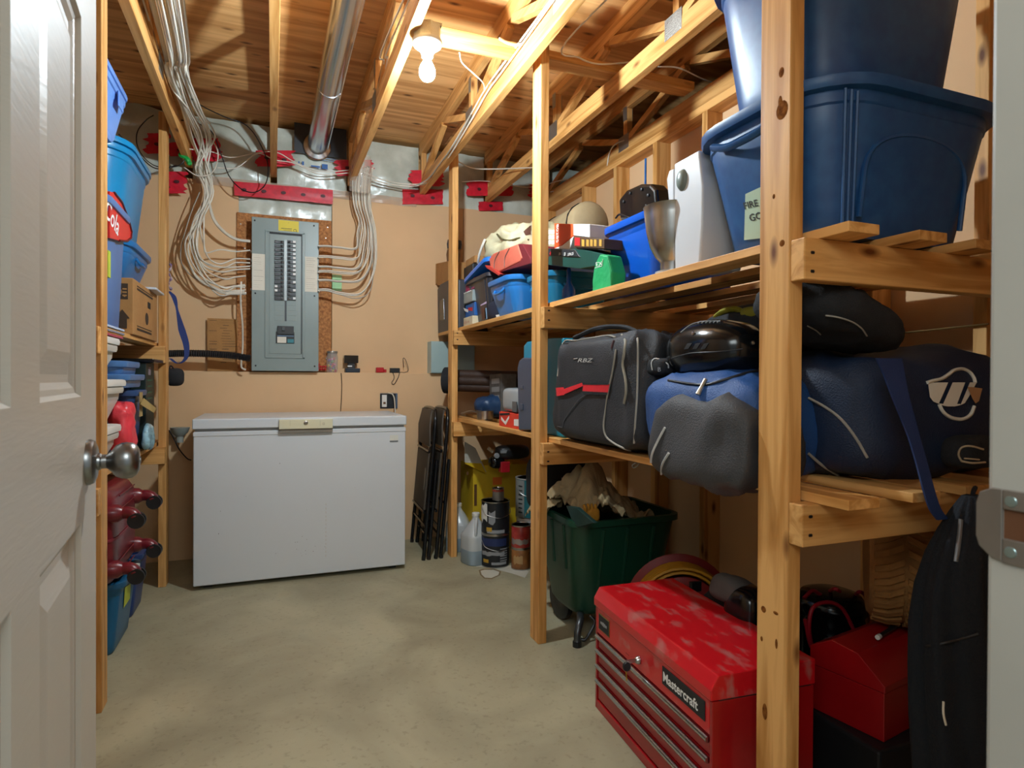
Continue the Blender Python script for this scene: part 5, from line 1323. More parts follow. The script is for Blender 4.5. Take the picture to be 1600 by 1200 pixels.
def wrap(t, x, y, z, r, z0, z1, a0, a1, m, name='label_print', rough=False, seed=1):
    """thin printed band round a can between two angles (degrees, 0 = +X)"""
    rnd = random.Random(seed); n = max(3, int((a1-a0)/10)); vs = []; fs = []
    for i in range(n+1):
        a = math.radians(a0+(a1-a0)*i/n)
        d0 = rnd.uniform(0, .25)*(z1-z0) if rough else 0; d1 = rnd.uniform(0, .25)*(z1-z0) if rough else 0
        for zz in (z0+d0, z1-d1):
            for rr in (r+.0004, r+.0011): vs.append((x+rr*math.cos(a), y+rr*math.sin(a), z+zz))
    for i in range(n):
        k = i*4; fs += [(k, k+4, k+6, k+2), (k+1, k+3, k+7, k+5), (k, k+1, k+5, k+4), (k+2, k+6, k+7, k+3)]
    return MB().add(vs, fs).build(name, m, t, smooth=50)
blkcan = mat('black_paint_label', '16181c', .45, var=.1); whl = mat('white_label', 'd4d2ca', .5, var=.05); goldl = mat('gold_label', 'b08a2a', .5); greyl = mat('grey_label_print', '8a8c8e', .5); navyl = mat('navy_label', '1d2c58', .5)
cx, cy = 1.262, 3.50
R1 = .085
c1 = can('paint_can', cx, cy, .0005, R1, .195, blkcan, 'dented black paint can with grey script, bottom of the stack under the shelf')
wrap(c1, cx, cy, 0, R1, .13, .175, 170, 300, navyl); wrap(c1, cx, cy, 0, R1, .02, .035, 235, 300, greyl); wrap(c1, cx, cy, 0, R1, .03, .05, 195, 222, goldl); wrap(c1, cx, cy, 0, R1, .07, .10, 185, 290, greyl, rough=True, seed=3)
for k in range(6): wrap(c1, cx, cy, 0, R1, .04+.014*k, .046+.014*k, 270, 305, greyl)
c2 = can('paint_can', cx, cy, .197, R1, .195, blkcan, 'black paint can with a peeled white label standing on the dented can')
wrap(c2, cx, cy, .197, R1, .06, .19, 150, 215, whl, rough=True, seed=5); wrap(c2, cx, cy, .197, R1, .01, .03, 215, 290, greyl); wrap(c2, cx, cy, .197, R1, .02, .045, 212, 236, goldl); wrap(c2, cx, cy, .197, R1, .06, .15, 222, 250, greyl, rough=True, seed=9)
c3 = can('small_can', cx+.01, cy-.02, .393, .035, .075, mat('grey_tin', '7a736a', .4, .4), 'small grey tin with a rusty lid on top of the paint can stack', bail=False)
wrap(c3, cx+.01, cy-.02, .393, .035, .055, .068, 160, 320, mat('rust_red', '8c3422', .6))
x2, y2 = 1.40, 3.40
c4 = can('paint_can', x2-.02, y2-.02, .0005, .056, .125, mat('brown_can', '8e5a2c', .45, var=.25, vs=30), 'brown rusty quart can on the floor in front of the pails', bail=False)
wrap(c4, x2-.02, y2-.02, 0, .056, .03, .09, 200, 260, mat('tan_print', 'b08a5a', .5), rough=True, seed=2)
c5 = can('paint_can', x2-.02, y2-.02, .127, .056, .135, mat('red_can', 'a3282a', .35, col2='b3483c', vs=25), 'red quart can stacked on the brown rusty can', bail=False)
wrap(c5, x2-.02, y2-.02, .127, .056, .02, .06, 180, 300, mat('silver_print', 'a39a94', .35, .5), rough=True, seed=4)
x3, y3 = 1.53, 3.56
p1 = can('paint_pail', x3, y3, .0005, .10, .26, mat('white_pail', 'd6d6d4', .35, var=.03), 'white paint pail with a blue printed band behind the quart cans', 'pail', lidm=WHP)
wrap(p1, x3, y3, 0, .10, .13, .24, 180, 300, mat('violet_blue_print', '2f3192', .5)); wrap(p1, x3, y3, 0, .1006, .16, .185, 205, 235, WINK); wrap(p1, x3, y3, 0, .1006, .20, .215, 210, 280, WINK, rough=True)
p2_ = can('paint_pail', x3-.01, y3, .263, .095, .245, mat('teal_pail_label', '1b6a72', .4), 'grey and teal paint pail stacked on the white pail', 'pail', lidm=mat('grey_lid', 'a5a39e', .4))
wrap(p2_, x3-.01, y3, .263, .095, .0, .235, 150, 222, mat('grey_label_a', '8c8f8c', .5)); 
for k in range(7): wrap(p2_, x3-.01, y3, .263, .0957, .03+.027*k, .042+.027*k, 195, 214, mat('dark_print', '2a3334', .5), rough=True, seed=k)
MB().box(1.47, 1.52, 3.452, 3.462, .41, .475).build('handle_clip', mat('grey_lid', ''), p2_, bev=.004)
# jugs
jugm = mat('milky_plastic', 'cfd4d4', .25, var=.02, trans=.25); liq = mat('blue_grey_fluid', '8fa0aa', .25, var=.02)
def jug(x, y, rz, label, s=1.0):
    t = thing('plastic_jug', (x, y, .0005), label, 'jug', None, rz)
    def R(l, w_, z): return rrect(l*s, w_*s, .045*s, 5, z*s)
    MB().loft([R(.150, .150, 0), R(.158, .158, .006), R(.158, .158, .088)]).build('fluid_filled_base', liq, t, world=False, smooth=40)
    MB().loft([R(.158, .158, .0885), R(.158, .158, .165), R(.150, .150, .18), R(.135, .135, .192), R(.095, .095, .232), R(.05, .05, .262), rrect(.044*s, .044*s, .0219*s, 5, .27*s), rrect(.044*s, .044*s, .0219*s, 5, .282*s)]).build('body', jugm, t, world=False, smooth=40)
    MB().lathe([(.023*s, .2825*s), (.024*s, .284*s), (.024*s, .302*s), (.022*s, .304*s), (.0002, .304*s)], None, 20).build('cap', WHP, t, world=False, smooth=40)
    MB().tube(smoothpts([(.02*s, -.012*s, .268*s), (.045*s, -.025*s, .270*s), (.062*s, -.04*s, .24*s), (.068*s, -.045*s, .20*s), (.064*s, -.045*s, .175*s)], 5), .009*s, 8).build('handle', jugm, t, world=False, smooth=60)
    return t
jug(1.165, 3.585, math.radians(-75), 'half full translucent gallon jug on the floor beside the far post')
jug(1.145, 3.90, math.radians(-110), 'second translucent jug standing behind the half full one', 1.0)
# yellow carton
yb = thing('yellow_carton', (1.38, 3.85, 0), 'open yellow cardboard carton with raised flaps behind the paint cans', 'box')
ym_ = mat('yellow_card', 'c6a61a', .6, var=.05)
MB().box(1.215, 1.62, 3.80, 4.08, .0005, .56).build('carton', ym_, yb, bev=.002)
a, b, c, d = at(726, 722, Y=3.78), at(760, 738, Y=3.78), at(743, 700, Y=3.84), at(726, 690, Y=3.84)
MB().add([a, b, c, d]+[p+Vector((0, .004, 0)) for p in (a, b, c, d)], [(0, 1, 2, 3), (7, 6, 5, 4), (0, 4, 5, 1), (1, 5, 6, 2), (2, 6, 7, 3), (3, 7, 4, 0)]).build('flap', mat('grey_card', 'a8a396', .7), yb)
a, b, c, d = at(726, 724, Y=3.76), at(760, 740, Y=3.76), at(752, 724, Y=3.8), at(730, 722, Y=3.8)
MB().add([a, b, c, d]+[p+Vector((0, .004, 0)) for p in (a, b, c, d)], [(0, 1, 2, 3), (7, 6, 5, 4), (0, 4, 5, 1), (1, 5, 6, 2), (2, 6, 7, 3), (3, 7, 4, 0)]).build('flap', ym_, yb)
for px in ((741, 757, 745, 790), (729, 737, 732, 742)):
    a, b = at(px[0], px[1], Y=3.799), at(px[2], px[3], Y=3.799); MB().box(a.x, b.x, 3.798, 3.7995, b.z, a.z).build('printed_figure', mat('brown_ink', '5a3a1a', .6), yb)
a, b = at(770, 746, Y=3.799), at(784, 757, Y=3.799); MB().box(a.x, b.x, 3.798, 3.7995, b.z, a.z).build('printed_flame', mat('flame_orange', 'd86a1a', .6), yb)
# power tool on top
pt_ = thing('power_saw', (1.42, 3.72, .57), 'black and red power saw lying on the yellow carton under the shelf', 'tool')
tc_ = at(790, 712, Y=3.62)
blob(at(800, 706, Y=3.66), (.11, .07, .045), .6, .6, .004, 8, 2, 32, 18).build('housing', BLK, pt_, smooth=60)
blob(at(776, 722, Y=3.66), (.05, .05, .04), .7, .7, .003, 8, 2, 24, 14).build('motor', BLKS, pt_, smooth=60)
q = at(776, 712, Y=3.61); MB().lathe([(.018, 0), (.016, .008), (.0002, .01)], Matrix.Translation(q) @ Matrix.Rotation(math.radians(90), 4, 'X'), 16).build('dial', greyl, pt_, smooth=40)
a, b = at(783, 722, Y=3.6), at(797, 738, Y=3.6); MB().box(a.x, b.x, 3.60, 3.65, b.z, a.z).build('red_housing', mat('red_tool', '9c1420', .4), pt_, bev=.004)
a, b = at(783, 704, Y=3.595), at(793, 708, Y=3.595); MB().box(a.x, b.x, 3.594, 3.62, b.z, a.z).build('rating_label', greyl, pt_, bev=.001)
MB().cyl(at(763, 700, Y=3.66), at(770, 706, Y=3.66), .012, 10).build('nozzle', mat('beige_nozzle', 'b5a890', .5), pt_, smooth=50)
# dried spill on the slab
spl = thing('dried_spill', at(775, 893, Z=0), 'dried pale paint spill with a brown rim on the floor before the cans', 'stain')
def spill(pts, z0, z1, m, name):
    P = [at(x, y, Z=0) for x, y in pts]; n = len(P)
    MB().add([p+Vector((0, 0, z0)) for p in P]+[p+Vector((0, 0, z1)) for p in P], [tuple(range(n-1, -1, -1)), tuple(range(n, 2*n))]+[(i, (i+1) % n, n+(i+1) % n, n+i) for i in range(n)]).build(name, m, spl)
o1 = [(748, 891), (755, 889), (772, 889), (783, 893), (781, 899), (768, 905), (756, 904), (750, 898)]
brr = mat('spill_rim', '7d6a4c', .8); pl_ = mat('spill_dry', 'c2beae', .7, var=.05)
spill(o1, .0003, .0008, brr, 'spill_rim'); cxx, cyy = 766, 897
spill([(cxx+(x-cxx)*.84, cyy+(y-cyy)*.80) for x, y in o1], .0009, .0013, pl_, 'spill_skin')
o2 = [(736, 880), (742, 878), (780, 882), (815, 886), (826, 893), (820, 903), (800, 896), (785, 892), (765, 886), (745, 886)]
spill(o2, .0003, .0006, pl_, 'spill_skin')

# ------------------------------------------------------------------ floor, middle bay: green cart
gp_ = plastic('dark_green_cart', '123f2e', .38)
gc_ = thing('garden_cart', (1.42, 2.62, 0), 'deep dark green plastic garden cart on bent metal legs behind the second post', 'cart')
def RR(x0, x1, y0, y1, z, r=.05): return rrect(x1-x0, y1-y0, r, 6, z, (x0+x1)/2, (y0+y1)/2)
MB().loft([RR(1.235, 1.60, 2.36, 2.64, .10, .08), RR(1.215, 1.625, 2.33, 2.66, .13, .09), RR(1.195, 1.66, 2.295, 2.69, .30, .08), RR(1.18, 1.685, 2.265, 2.71, .50, .07), RR(1.165, 1.70, 2.25, 2.725, .505, .07), RR(1.165, 1.70, 2.25, 2.725, .53, .07),
           RR(1.185, 1.68, 2.27, 2.705, .53, .06), RR(1.21, 1.645, 2.31, 2.68, .30, .06), RR(1.25, 1.60, 2.36, 2.63, .14, .05)]).build('tub', gp_, gc_, smooth=40)
for y in (2.40, 2.52, 2.63): MB().tube([(1.196+.0, y, .3), (1.181, y, .49)], .008, 6).build('moulded_rib', gp_, gc_)
for x in (1.30, 1.42, 1.55): MB().tube([(x, 2.33, .14), (x, 2.293, .32), (x, 2.262, .49)], .008, 6).build('moulded_rib', gp_, gc_, smooth=50)
MB().tube(smoothpts([(1.265, 2.40, .10), (1.225, 2.325, .095), (1.20, 2.30, .06), (1.195, 2.295, .022)], 5), [.016, .016, .016, .015, .015, .015, .015, .015, .015, .015, .015, .015, .015, .015, .015, .017], 10).build('leg', mat('leg_metal', '55585a', .35, .8), gc_, smooth=60)
MB().cyl((1.195, 2.295, .0005), (1.195, 2.295, .022), .019, 12).build('rubber_foot', BLK, gc_)
MB().tube(smoothpts([(1.29, 2.36, .095), (1.30, 2.335, .07), (1.25, 2.32, .015), (1.23, 2.33, .012)], 5), .007, 8).build('brace', mat('leg_metal', ''), gc_, smooth=60)
MB().tube(smoothpts([(1.58, 2.40, .10), (1.60, 2.33, .09), (1.61, 2.30, .022)], 5), .015, 10).build('leg', mat('leg_metal', ''), gc_, smooth=60); MB().cyl((1.61, 2.30, .0005), (1.61, 2.30, .022), .018, 12).build('rubber_foot', BLK, gc_)
for x in (1.27, 1.59): MB().lathe([(.04, -.018), (.085, -.022), (.098, -.012), (.098, .012), (.085, .022), (.04, .018)], Matrix.Translation((x, 2.60, .0985)) @ Matrix.Rotation(math.radians(90), 4, 'Y'), 24).build('wheel', BLK, gc_, smooth=50)
MB().cyl((1.27, 2.60, .0985), (1.59, 2.60, .0985), .008, 8).build('axle', STEEL, gc_)
# contents: drop cloth heap
dc = thing('drop_cloth', (1.45, 2.6, .54), 'crumpled beige canvas drop cloth heaped in the green cart', 'cloth')
clm = mat('canvas_cloth', '9c8763', .9, var=.1, vs=8, bump=.3, bs=250)
def cloth(c, half, seed, amp, nu=90, nv=50):
    c = Vector(c); rings = []
    for j in range(nv+1):
        ph = -math.pi/2+math.pi*(j+.02)/(nv+.04); ring = []
        for i in range(nu):
            th = 2*math.pi*i/nu
            p = Vector((half[0]*math.cos(ph)*math.cos(th), half[1]*math.cos(ph)*math.sin(th), half[2]*math.sin(ph)))
            n = p.normalized()
            d = 0
            for s_, a_ in ((7, 1.0), (15, .55), (30, .22)):
                d -= amp*a_*abs(nz3((p.x+.05*nz3(p, 9, 2), p.y, p.z*1.3), s_, seed))*1.6
            ring.append(c+p+n*(d+amp*.6))
        rings.append(ring)
    return MB().loft(rings)
def drape(x0, x1, y0, y1, f, n=90):
    vs = []; fs = []
    for j in range(n+1):
        for i in range(n+1):
            x = x0+(x1-x0)*i/n; y = y0+(y1-y0)*j/n
            px_ = x+.05*nz3((x, y, 0), 7, 3); py_ = y+.05*nz3((x, y, 0), 7, 8)
            w = abs(nz3((px_, py_, .1), 9, 21)); w2 = abs(nz3((px_, py_, .1), 19, 5)); w3 = abs(nz3((x, y, 0), 42, 2))
            vs.append(Vector((px_, py_, f(x, y)+.11*w+.05*w2+.015*w3)))
    for j in range(n):
        for i in range(n):
            a = j*(n+1)+i; fs.append((a, a+1, a+n+2, a+n+1))
    m = len(vs)
    return MB().add(vs+[v-Vector((0, 0, .003)) for v in vs], fs+[tuple(reversed([q+m for q in f_])) for f_ in fs])
def heap(x, y):
    r = math.hypot((x-1.33)/.19, (y-2.46)/.20)
    h = .50+.20*max(0, 1-r*.85)**.8+.05*math.exp(-((x-1.31)**2+(y-2.44)**2)/.0022)
    return h-.02
drape(1.19, 1.60, 2.28, 2.66, heap).build('heap', clm, dc, smooth=75)
def tailf(x, y): return .525-.10*max(0, 1.175-x)/.06-.0
drape(1.125, 1.26, 2.50, 2.70, tailf, 36).build('hanging_edge', clm, dc, smooth=75)
gl = thing('folded_green_board', (1.24, 2.40, .54), 'dark green wedge shaped plastic piece standing in the cart before the cloth', 'tool')
quadbox([(884, 790), (900, 793), (928, 817), (902, 824), (893, 812)], 1.175, .02, mat('dark_teal_plastic', '11332f', .4), 'wedge', gl, .003)
yl = thing('work_glove', (1.27, 2.36, .55), 'mustard yellow work glove lying in the cart before the cloth', 'glove')
yg = mat('mustard_leather', 'a9741a', .8, bump=.2, bs=80)
blob(at(925, 806, Y=2.30), (.032, .02, .035), .8, .8, .005, 20, 3, 24, 14).build('palm', yg, yl, smooth=70)
for k in range(4): MB().tube(smoothpts([at(915+k*5, 803, Y=2.295), at(914+k*5.5, 794-(k % 2)*3, Y=2.29), at(912+k*6, 789-(k % 3), Y=2.30)], 4), [.0075, .0075, .007, .007, .007, .0068, .0065, .006, .005], 8).build('finger', yg, yl, smooth=70)
bkb = thing('tool_bag', (1.36, 2.8, .45), 'black tool bag with a small red label hanging on the back of the cart', 'bag')
kmb = blob((1.36, 2.80, .60), (.17, .10, .15), .5, .5, .01, 6, 15, 44, 26); kmb.build('bag', BLKF, bkb, smooth=70)
hk_ = hitter(kmb); patch_on(hk_, [(876, 750), (886, 750), (886, 763), (876, 762)], mat('dim_red_label', 'a33434', .6), bkb, off=.004); patch_on(hk_, [(877, 746), (886, 746), (886, 750), (877, 750)], WINK, bkb, off=.004)
patch_on(hk_, [(872, 743), (890, 743), (890, 768), (872, 768)], BLK, bkb, 'pocket', .003)
hkx = thing('wire_hook', at(992, 730, X=1.2), 'small bent wire hook hanging from the lower shelf slat', 'hook')
MB().tube(smoothpts([at(1000, 722, X=1.2), at(996, 728, X=1.2), at(990, 731, X=1.2), at(988, 727, X=1.2), at(994, 723, X=1.2)], 4), .0018, 5).build('hook', STEEL, hkx, smooth=60)

# ------------------------------------------------------------------ red tool chest
cM = Matrix.Translation((1.034, 1.85, 0)) @ Matrix.Rotation(math.radians(-4.2), 4, 'Z') @ Matrix.Diagonal((1, 1, 1.07, 1))
# local: +X into the shelf, -Y along the front towards the camera
tc = thing('tool_chest', None, 'dusty red steel tool chest with chrome drawer rails on the floor by the near post', 'tool chest', M=cM)
Lc, Dc, Hc = .66, .30, .385
def cb(name, m, x0, x1, s0, s1, z0, z1, par=None, bev=.002, label=None): return MB().box(x0, x1, -s1, -s0, z0, z1).build(name, m, par or tc, world=False, bev=bev, label=label)
cb('body', REDM, .012, Dc, .012, Lc-.012, .0005, .325)
cb('side_panel', REDM, .0, Dc, 0, .0115, .0005, .325); cb('side_panel', REDM, 0, Dc, Lc-.0115, Lc, .0005, .325)
cb('bottom_rail', REDM, .0, .0115, .012, Lc-.012, .0005, .028); 
cb('front_panel', REDP, .0, .0115, .012, Lc-.012, .245, .325)
drw = [(.198, .240), (.150, .193), (.102, .145), (.034, .097)]
for z0, z1 in drw:
    d = cb('drawer', REDM, .004, .0115, .016, Lc-.016, z0, z1, bev=.001)
    MB().tube([(-.002, -.014, z1-.006), (-.002, -Lc+.014, z1-.006)], .0075, 10).build('chrome_rail', mat('chrome_rail', 'b9babc', .2, 1), d, world=False, smooth=50)
# lid: sloped front, overhanging
yy0, yy1 = .003, -Lc-.003
prof = [(-.006, .328), (-.006, .352), (.014, .384), (Dc+.002, .388), (Dc+.002, .328)]
MB().prism(prof, yy0, yy1, lambda u, v, d: Vector((u, d, v))).build('lid', REDP, tc, world=False, bev=.003)
lkM = Matrix.Translation((-.001, -.305, .275)) @ Matrix.Rotation(math.radians(-90), 4, 'Y')
MB().lathe([(.011, 0), (.011, .006), (.007, .012), (.0002, .012)], lkM, 20).build('lock', STEEL, tc, world=False, smooth=40)
ky = MB().box(-.045, -.012, -.307, -.303, .270, .280).build('key', STEEL, tc, world=False)
MB().lathe([(.012, -.004), (.013, 0), (.012, .004)], Matrix.Translation((-.042, -.305, .262)) @ Matrix.Rotation(math.radians(90), 4, 'X'), 14).build('key_head', BLK, ky, world=False, smooth=40)
MB().cyl((-.042, -.302, .250), (-.040, -.302, .222), .002, 6).build('second_key', mat('brass', 'b8923a', .3, 1), ky, world=False)
gf = mat('gold_frame', '8f7a44', .4, .6)
cb('emblem_frame', gf, -.0022, -.0002, .028, .108, .262, .312, bev=.0005); eb = cb('emblem_plate', INK, -.003, -.0023, .031, .105, .265, .309, bev=0)
for k in range(5): MB().lathe([(.008-.0015*abs(k-2), 0), (.0002, .001)], Matrix.Translation((-.003, -.048-.010*k, .287)) @ Matrix.Rotation(math.radians(-90), 4, 'Y'), 6).build('emblem', greyl, eb, world=False)
npl = cb('name_plate', INK, -.0022, -.0002, .435, .632, .268, .314, bev=.0005)
def lc(x, y, z): return cM @ Vector((x, y, z))
text('Mastercraft', .036, WINK, npl, lc(-.0024, -.440, .279), cM.to_3x3() @ Vector((0, -1, 0)), (0, 0, 1), bold=.0008, sx=.98)
for s, e in ((.22, .24), ): cb('dent', REDM, -.001, 0, s, e, .26, .262, bev=0)
cb('corner_seam', INK, .018, Dc-.01, Lc+.0001, Lc+.0006, .3255, .3275, bev=0)

# cord reel and black gear behind the chest
cr = thing('cord_reel', (1.62, 1.95, 0), 'red extension cord reel with yellow cord behind the red tool chest', 'cord reel')
rM = Matrix.Translation((1.50, 2.0, .215)) @ Matrix.Diagonal((1.06, 1.06, 1.06, 1)) @ Matrix.Rotation(math.radians(-25), 4, 'Z') @ Matrix.Rotation(math.radians(90), 4, 'X')
drr = mat('reel_red', '7c1713', .5)
for z in (-.045, .045): MB().lathe([(.10, z-.004), (.135, z-.004), (.14, z), (.135, z+.004), (.10, z+.004), (.06, z+.01), (.0002, z+.01)] if z > 0 else [(.0002, z-.01), (.06, z-.01), (.14, z-.004), (.195, z-.004), (.2, z), (.195, z+.004), (.0002, z+.004)], rM, 44, True).build('flange', drr, cr, smooth=40)
for k in range(10):
    rr = .15+.018*(k % 2); zz = -.036+.008*k
    MB().tube([rM @ Vector((rr*math.cos(a*.2), rr*math.sin(a*.2), zz)) for a in range(31)], .008, 6, True).build('yellow_cord', mat('yellow_cord', 'c28a18', .5), cr, smooth=60)
MB().box(1.49, 1.54, 1.925, 1.942, .31, .35).build('outlet', BLK, cr, bev=.004)
for s in (-.09, .09): MB().tube([rM @ Vector((s, -.02, -.06)), rM @ Vector((s*1.4, -.199, -.06))], .008, 8).build('stand', BLK, cr, smooth=50)
sk = thing('hockey_skate', (1.42, 1.62, 0), 'black padded boots with grey cuffs piled between the tool chest and the reel', 'boots')
sc_ = at(1150, 950, Y=1.62)
blob((sc_.x, 1.62, .22), (.10, .14, .22), .7, .7, .012, 9, 3, 40, 24, flat=.0008).build('boot', BLKF, sk, smooth=70)
cfm = blob(at(1150, 925, Y=1.53), (.075, .07, .045), .6, .8, .008, 12, 5, 36, 18, M=Matrix.Rotation(math.radians(20), 4, 'Y')); cfm.build('cuff', mat('grey_cuff', '4a4744', .85, bump=.3, bs=60), sk, smooth=70)
blob(at(1168, 958, Y=1.47), (.06, .07, .085), .7, .7, .006, 12, 9, 36, 18).build('boot', BLKS, sk, smooth=70)

# ------------------------------------------------------------------ floor, near bay
plm = mat('black_crate_plastic', '1a1a1c', .5)
lb = thing('low_crate', (1.62, 1.23, 0), 'low black crate on the floor under the small red tool box', 'crate')
MB().box(1.42, 1.84, 1.09, 1.375, .0005, .19).build('body', plm, lb, bev=.008)
tb = thing('tool_box', (1.62, 1.23, .1915), 'small red hip roof tool box with a dark tool lying on its lid', 'tool box')
x0, x1 = at(1273, 1080, Y=1.12).x, at(1376, 1080, Y=1.12).x
tz0 = .1915; zt_ = at(1300, 1003, Y=1.12).z; zs = at(1273, 1022, Y=1.12).z; zr = at(1372, 1045, Y=1.12).z
redend = mat('tool_box_red', '9c0f14', .3, var=.06)
TM = Matrix.Translation((x0, 1.12, 0)) @ Matrix.Rotation(math.radians(12), 4, 'Z')
wz = x1-x0+.01; LL = .40
prf = [(0, tz0), (wz, tz0), (wz, zr), (wz*.70, zr+.035), (wz*.28, zt_), (0, zs)]
# long axis runs deeper and to the right
dirv = Vector((math.sin(math.radians(80)), math.cos(math.radians(80)), 0)); wv_ = Vector((math.cos(math.radians(22)), 0, 0))
def tbp(u, v, d):
    base = Vector((1.432, 1.312, 0)); ww = Vector((math.cos(math.radians(80)), -math.sin(math.radians(80)), 0))
    return base + ww*u*1.0 + dirv*d + Vector((0, 0, v))
W_ = .20
prf = [(0, tz0), (W_, tz0), (W_, tz0+.135), (W_*.68, tz0+.20), (W_*.30, tz0+.215), (0, tz0+.175)]
MB().prism([(0, tz0), (W_, tz0), (W_, tz0+.125), (0, tz0+.125)], 0, LL, tbp).build('body', redend, tb, bev=.002)
MB().prism([(-.003, tz0+.127), (W_+.003, tz0+.127), (W_+.003, tz0+.145), (W_*.66, tz0+.205), (W_*.30, tz0+.215), (-.003, tz0+.178)], -.003, LL+.003, tbp).build('lid', redend, tb, bev=.002)
hq = tbp(W_*.4, tz0+.2175, .2)
wr_ = thing('pry_tool', hq, 'dark tool with a white tip lying on the red tool box lid', 'tool')
MB().tube(smoothpts([tbp(W_*.62, tz0+.222, .12), tbp(W_*.58, tz0+.225, .2), tbp(W_*.50, tz0+.226, .28), tbp(W_*.44, tz0+.228, .31)], 5), [.006]*5+[.008]*5+[.013]*6, 8).build('shaft', BLK, wr_, smooth=60)
blob(tbp(W_*.40, tz0+.236, .32), (.03, .022, .013), .8, .8, 0, 1, 1, 18, 10).build('head', BLK, wr_, smooth=60)
MB().cyl(tbp(W_*.63, tz0+.222, .105), tbp(W_*.62, tz0+.222, .12), .007, 8).build('white_tip', WHP, wr_)
# compressor with red hose
co = thing('air_compressor', (1.735, 1.515, 0), 'round black portable compressor with a looped red hose by the partition', 'compressor')
cpx = at(1310, 955, Y=1.62)
cxx_, cyy_ = 1.735, 1.515
MB().lathe([(.08, .0008), (.10, .02), (.105, .12), (.105, .32), (.10, .35), (.108, .36), (.108, .39), (.09, .415), (.06, .425), (.0002, .43)], Matrix.Translation((cxx_, cyy_, 0)), 36).build('tank', BLKS, co, smooth=50)
MB().lathe([(.035, 0), (.035, .03), (.03, .035), (.0002, .036)], Matrix.Translation((cxx_-.09, cyy_-.095, .27)), 18).build('filter_cap', mat('smoke_cap', '4a4a48', .4), co, smooth=40)
a = at(1268, 985, Y=1.49)
MB().box(cxx_-.09, cxx_-.04, cyy_-.112, cyy_-.10, .25, .268).build('rating_label', greyl, co)
hose = mat('red_hose', 'a3162c', .4)
MB().tube(smoothpts([at(1258, 968, Y=1.395), at(1264, 1000, Y=1.395), at(1268, 1010, Y=1.395), at(1264, 980, Y=1.39), at(1270, 950, Y=1.39), at(1292, 941, Y=1.39), at(1315, 950, Y=1.39), at(1332, 980, Y=1.39), at(1335, 990, Y=1.395)], 6), .006, 8).build('hose', hose, co, smooth=60)
MB().tube(smoothpts([at(1256, 935, Y=1.50), at(1270, 923, Y=1.50), at(1284, 930, Y=1.50), at(1296, 924, Y=1.51), at(1304, 920, Y=1.4), at(1312, 924, Y=1.4)], 6), .006, 8).build('hose', hose, co, smooth=60)
MB().tube(smoothpts([at(1335, 932, Y=1.51), at(1342, 925, Y=1.4), at(1350, 928, Y=1.42), at(1356, 940, Y=1.42)], 6), .006, 8).build('hose', hose, co, smooth=60)
MB().tube(smoothpts([at(1376, 962, Y=1.5), at(1384, 952, Y=1.52), at(1390, 946, Y=1.55)], 6), .005, 8).build('hose', hose, co, smooth=60)
cable([at(1250, 1060, Y=1.5), at(1260, 1066, Y=1.46), at(1275, 1074, Y=1.455)], .004, CABLEG, 'grey cord lying behind the small red tool box', name='extension_cord', cat='cord')
# tyre with directional tread
ty = thing('tyre', (1.70, .78, 0), 'small brown tyre with deep directional tread standing on the small red tool box', 'tyre')
tyr = mat('brown_tyre', '936633', .85, var=.2, vs=12, bump=.3, bs=60)  # brown base colour with random tone variation
tC = Vector((1.66, 1.0, .40)); tR = .355
TMx = Matrix.Translation((1.715, 1.262, .598)) @ Matrix.Rotation(math.radians(42), 4, 'Z') @ Matrix.Rotation(math.radians(90), 4, 'X') @ Matrix.Diagonal((.51, .51, .78, 1))
MB().lathe([(.20, -.085), (.25, -.105), (.31, -.108), (.337, -.09), (.343, -.04), (.345, 0), (.343, .04), (.337, .09), (.31, .108), (.25, .105), (.20, .085)], TMx, 64, False).build('carcass', tyr, ty, smooth=40)
for k in range(30):
    a = k/30*2*math.pi
    for s in (-1, 1):
        vs = []
        for (z, da) in ((.006, .0), (.05, .10), (.094, .15)):
            for dd in (-.045, .045):
                for rr in (.336 if z < .09 else .322, .366 if z < .09 else .352):
                    aa = a+da+dd+(.07 if s > 0 else 0)
                    vs.append(TMx @ Vector((rr*math.cos(aa), rr*math.sin(aa), s*z)))
        fs = []
        for i in range(2):
            q = i*4; fs += [(q, q+4, q+5, q+1), (q+2, q+3, q+7, q+6), (q+1, q+5, q+7, q+3), (q, q+2, q+6, q+4)]
        fs += [(0, 1, 3, 2), (8, 10, 11, 9)]
        MB().add(vs, fs).build('tread_block', tyr, ty)
MB().lathe([(.20, -.07), (.195, 0), (.20, .07), (.12, .05), (.0002, .05)], TMx, 36, False).build('wheel_rim', mat('dark_rim', '2a2a2c', .5, .5), ty, smooth=40)
# dark coat hanging from the shelf end
ct = thing('coat', (1.16, .86, .85), 'dark navy coat hanging from the end of the lower shelf beside the door frame', 'coat')
rings = []; rnd = random.Random(5)
prof = []
for (py_, pl_x, pr_x, b_) in ((775, 1508, 1530, .015), (800, 1496, 1536, .03), (830, 1484, 1542, .045), (870, 1466, 1546, .055), (920, 1453, 1550, .06), (980, 1447, 1552, .065), (1050, 1446, 1556, .07), (1130, 1447, 1560, .07), (1260, 1452, 1566, .07), (1380, 1460, 1566, .07)):
    a_ = at(pl_x, py_, Y=.88); c_ = at(pr_x, py_, Y=.88)
    prof.append(((a_.x+c_.x)/2, .88, max(.03, a_.z), (c_.x-a_.x)/2, b_))
for (x, y, z, a_, b_) in prof:
    ring = []
    for i in range(48):
        th = 2*math.pi*i/48; f_ = 1+.10*math.sin(th*7+z*5)*(1.0 if z < .7 else .4)+.06*math.sin(th*13+z*11)
        ring.append(Vector((x+a_*f_*math.cos(th), y+b_*f_*math.sin(th), z+.012*math.sin(th*5) if z < .1 else z)))
    rings.append(ring)
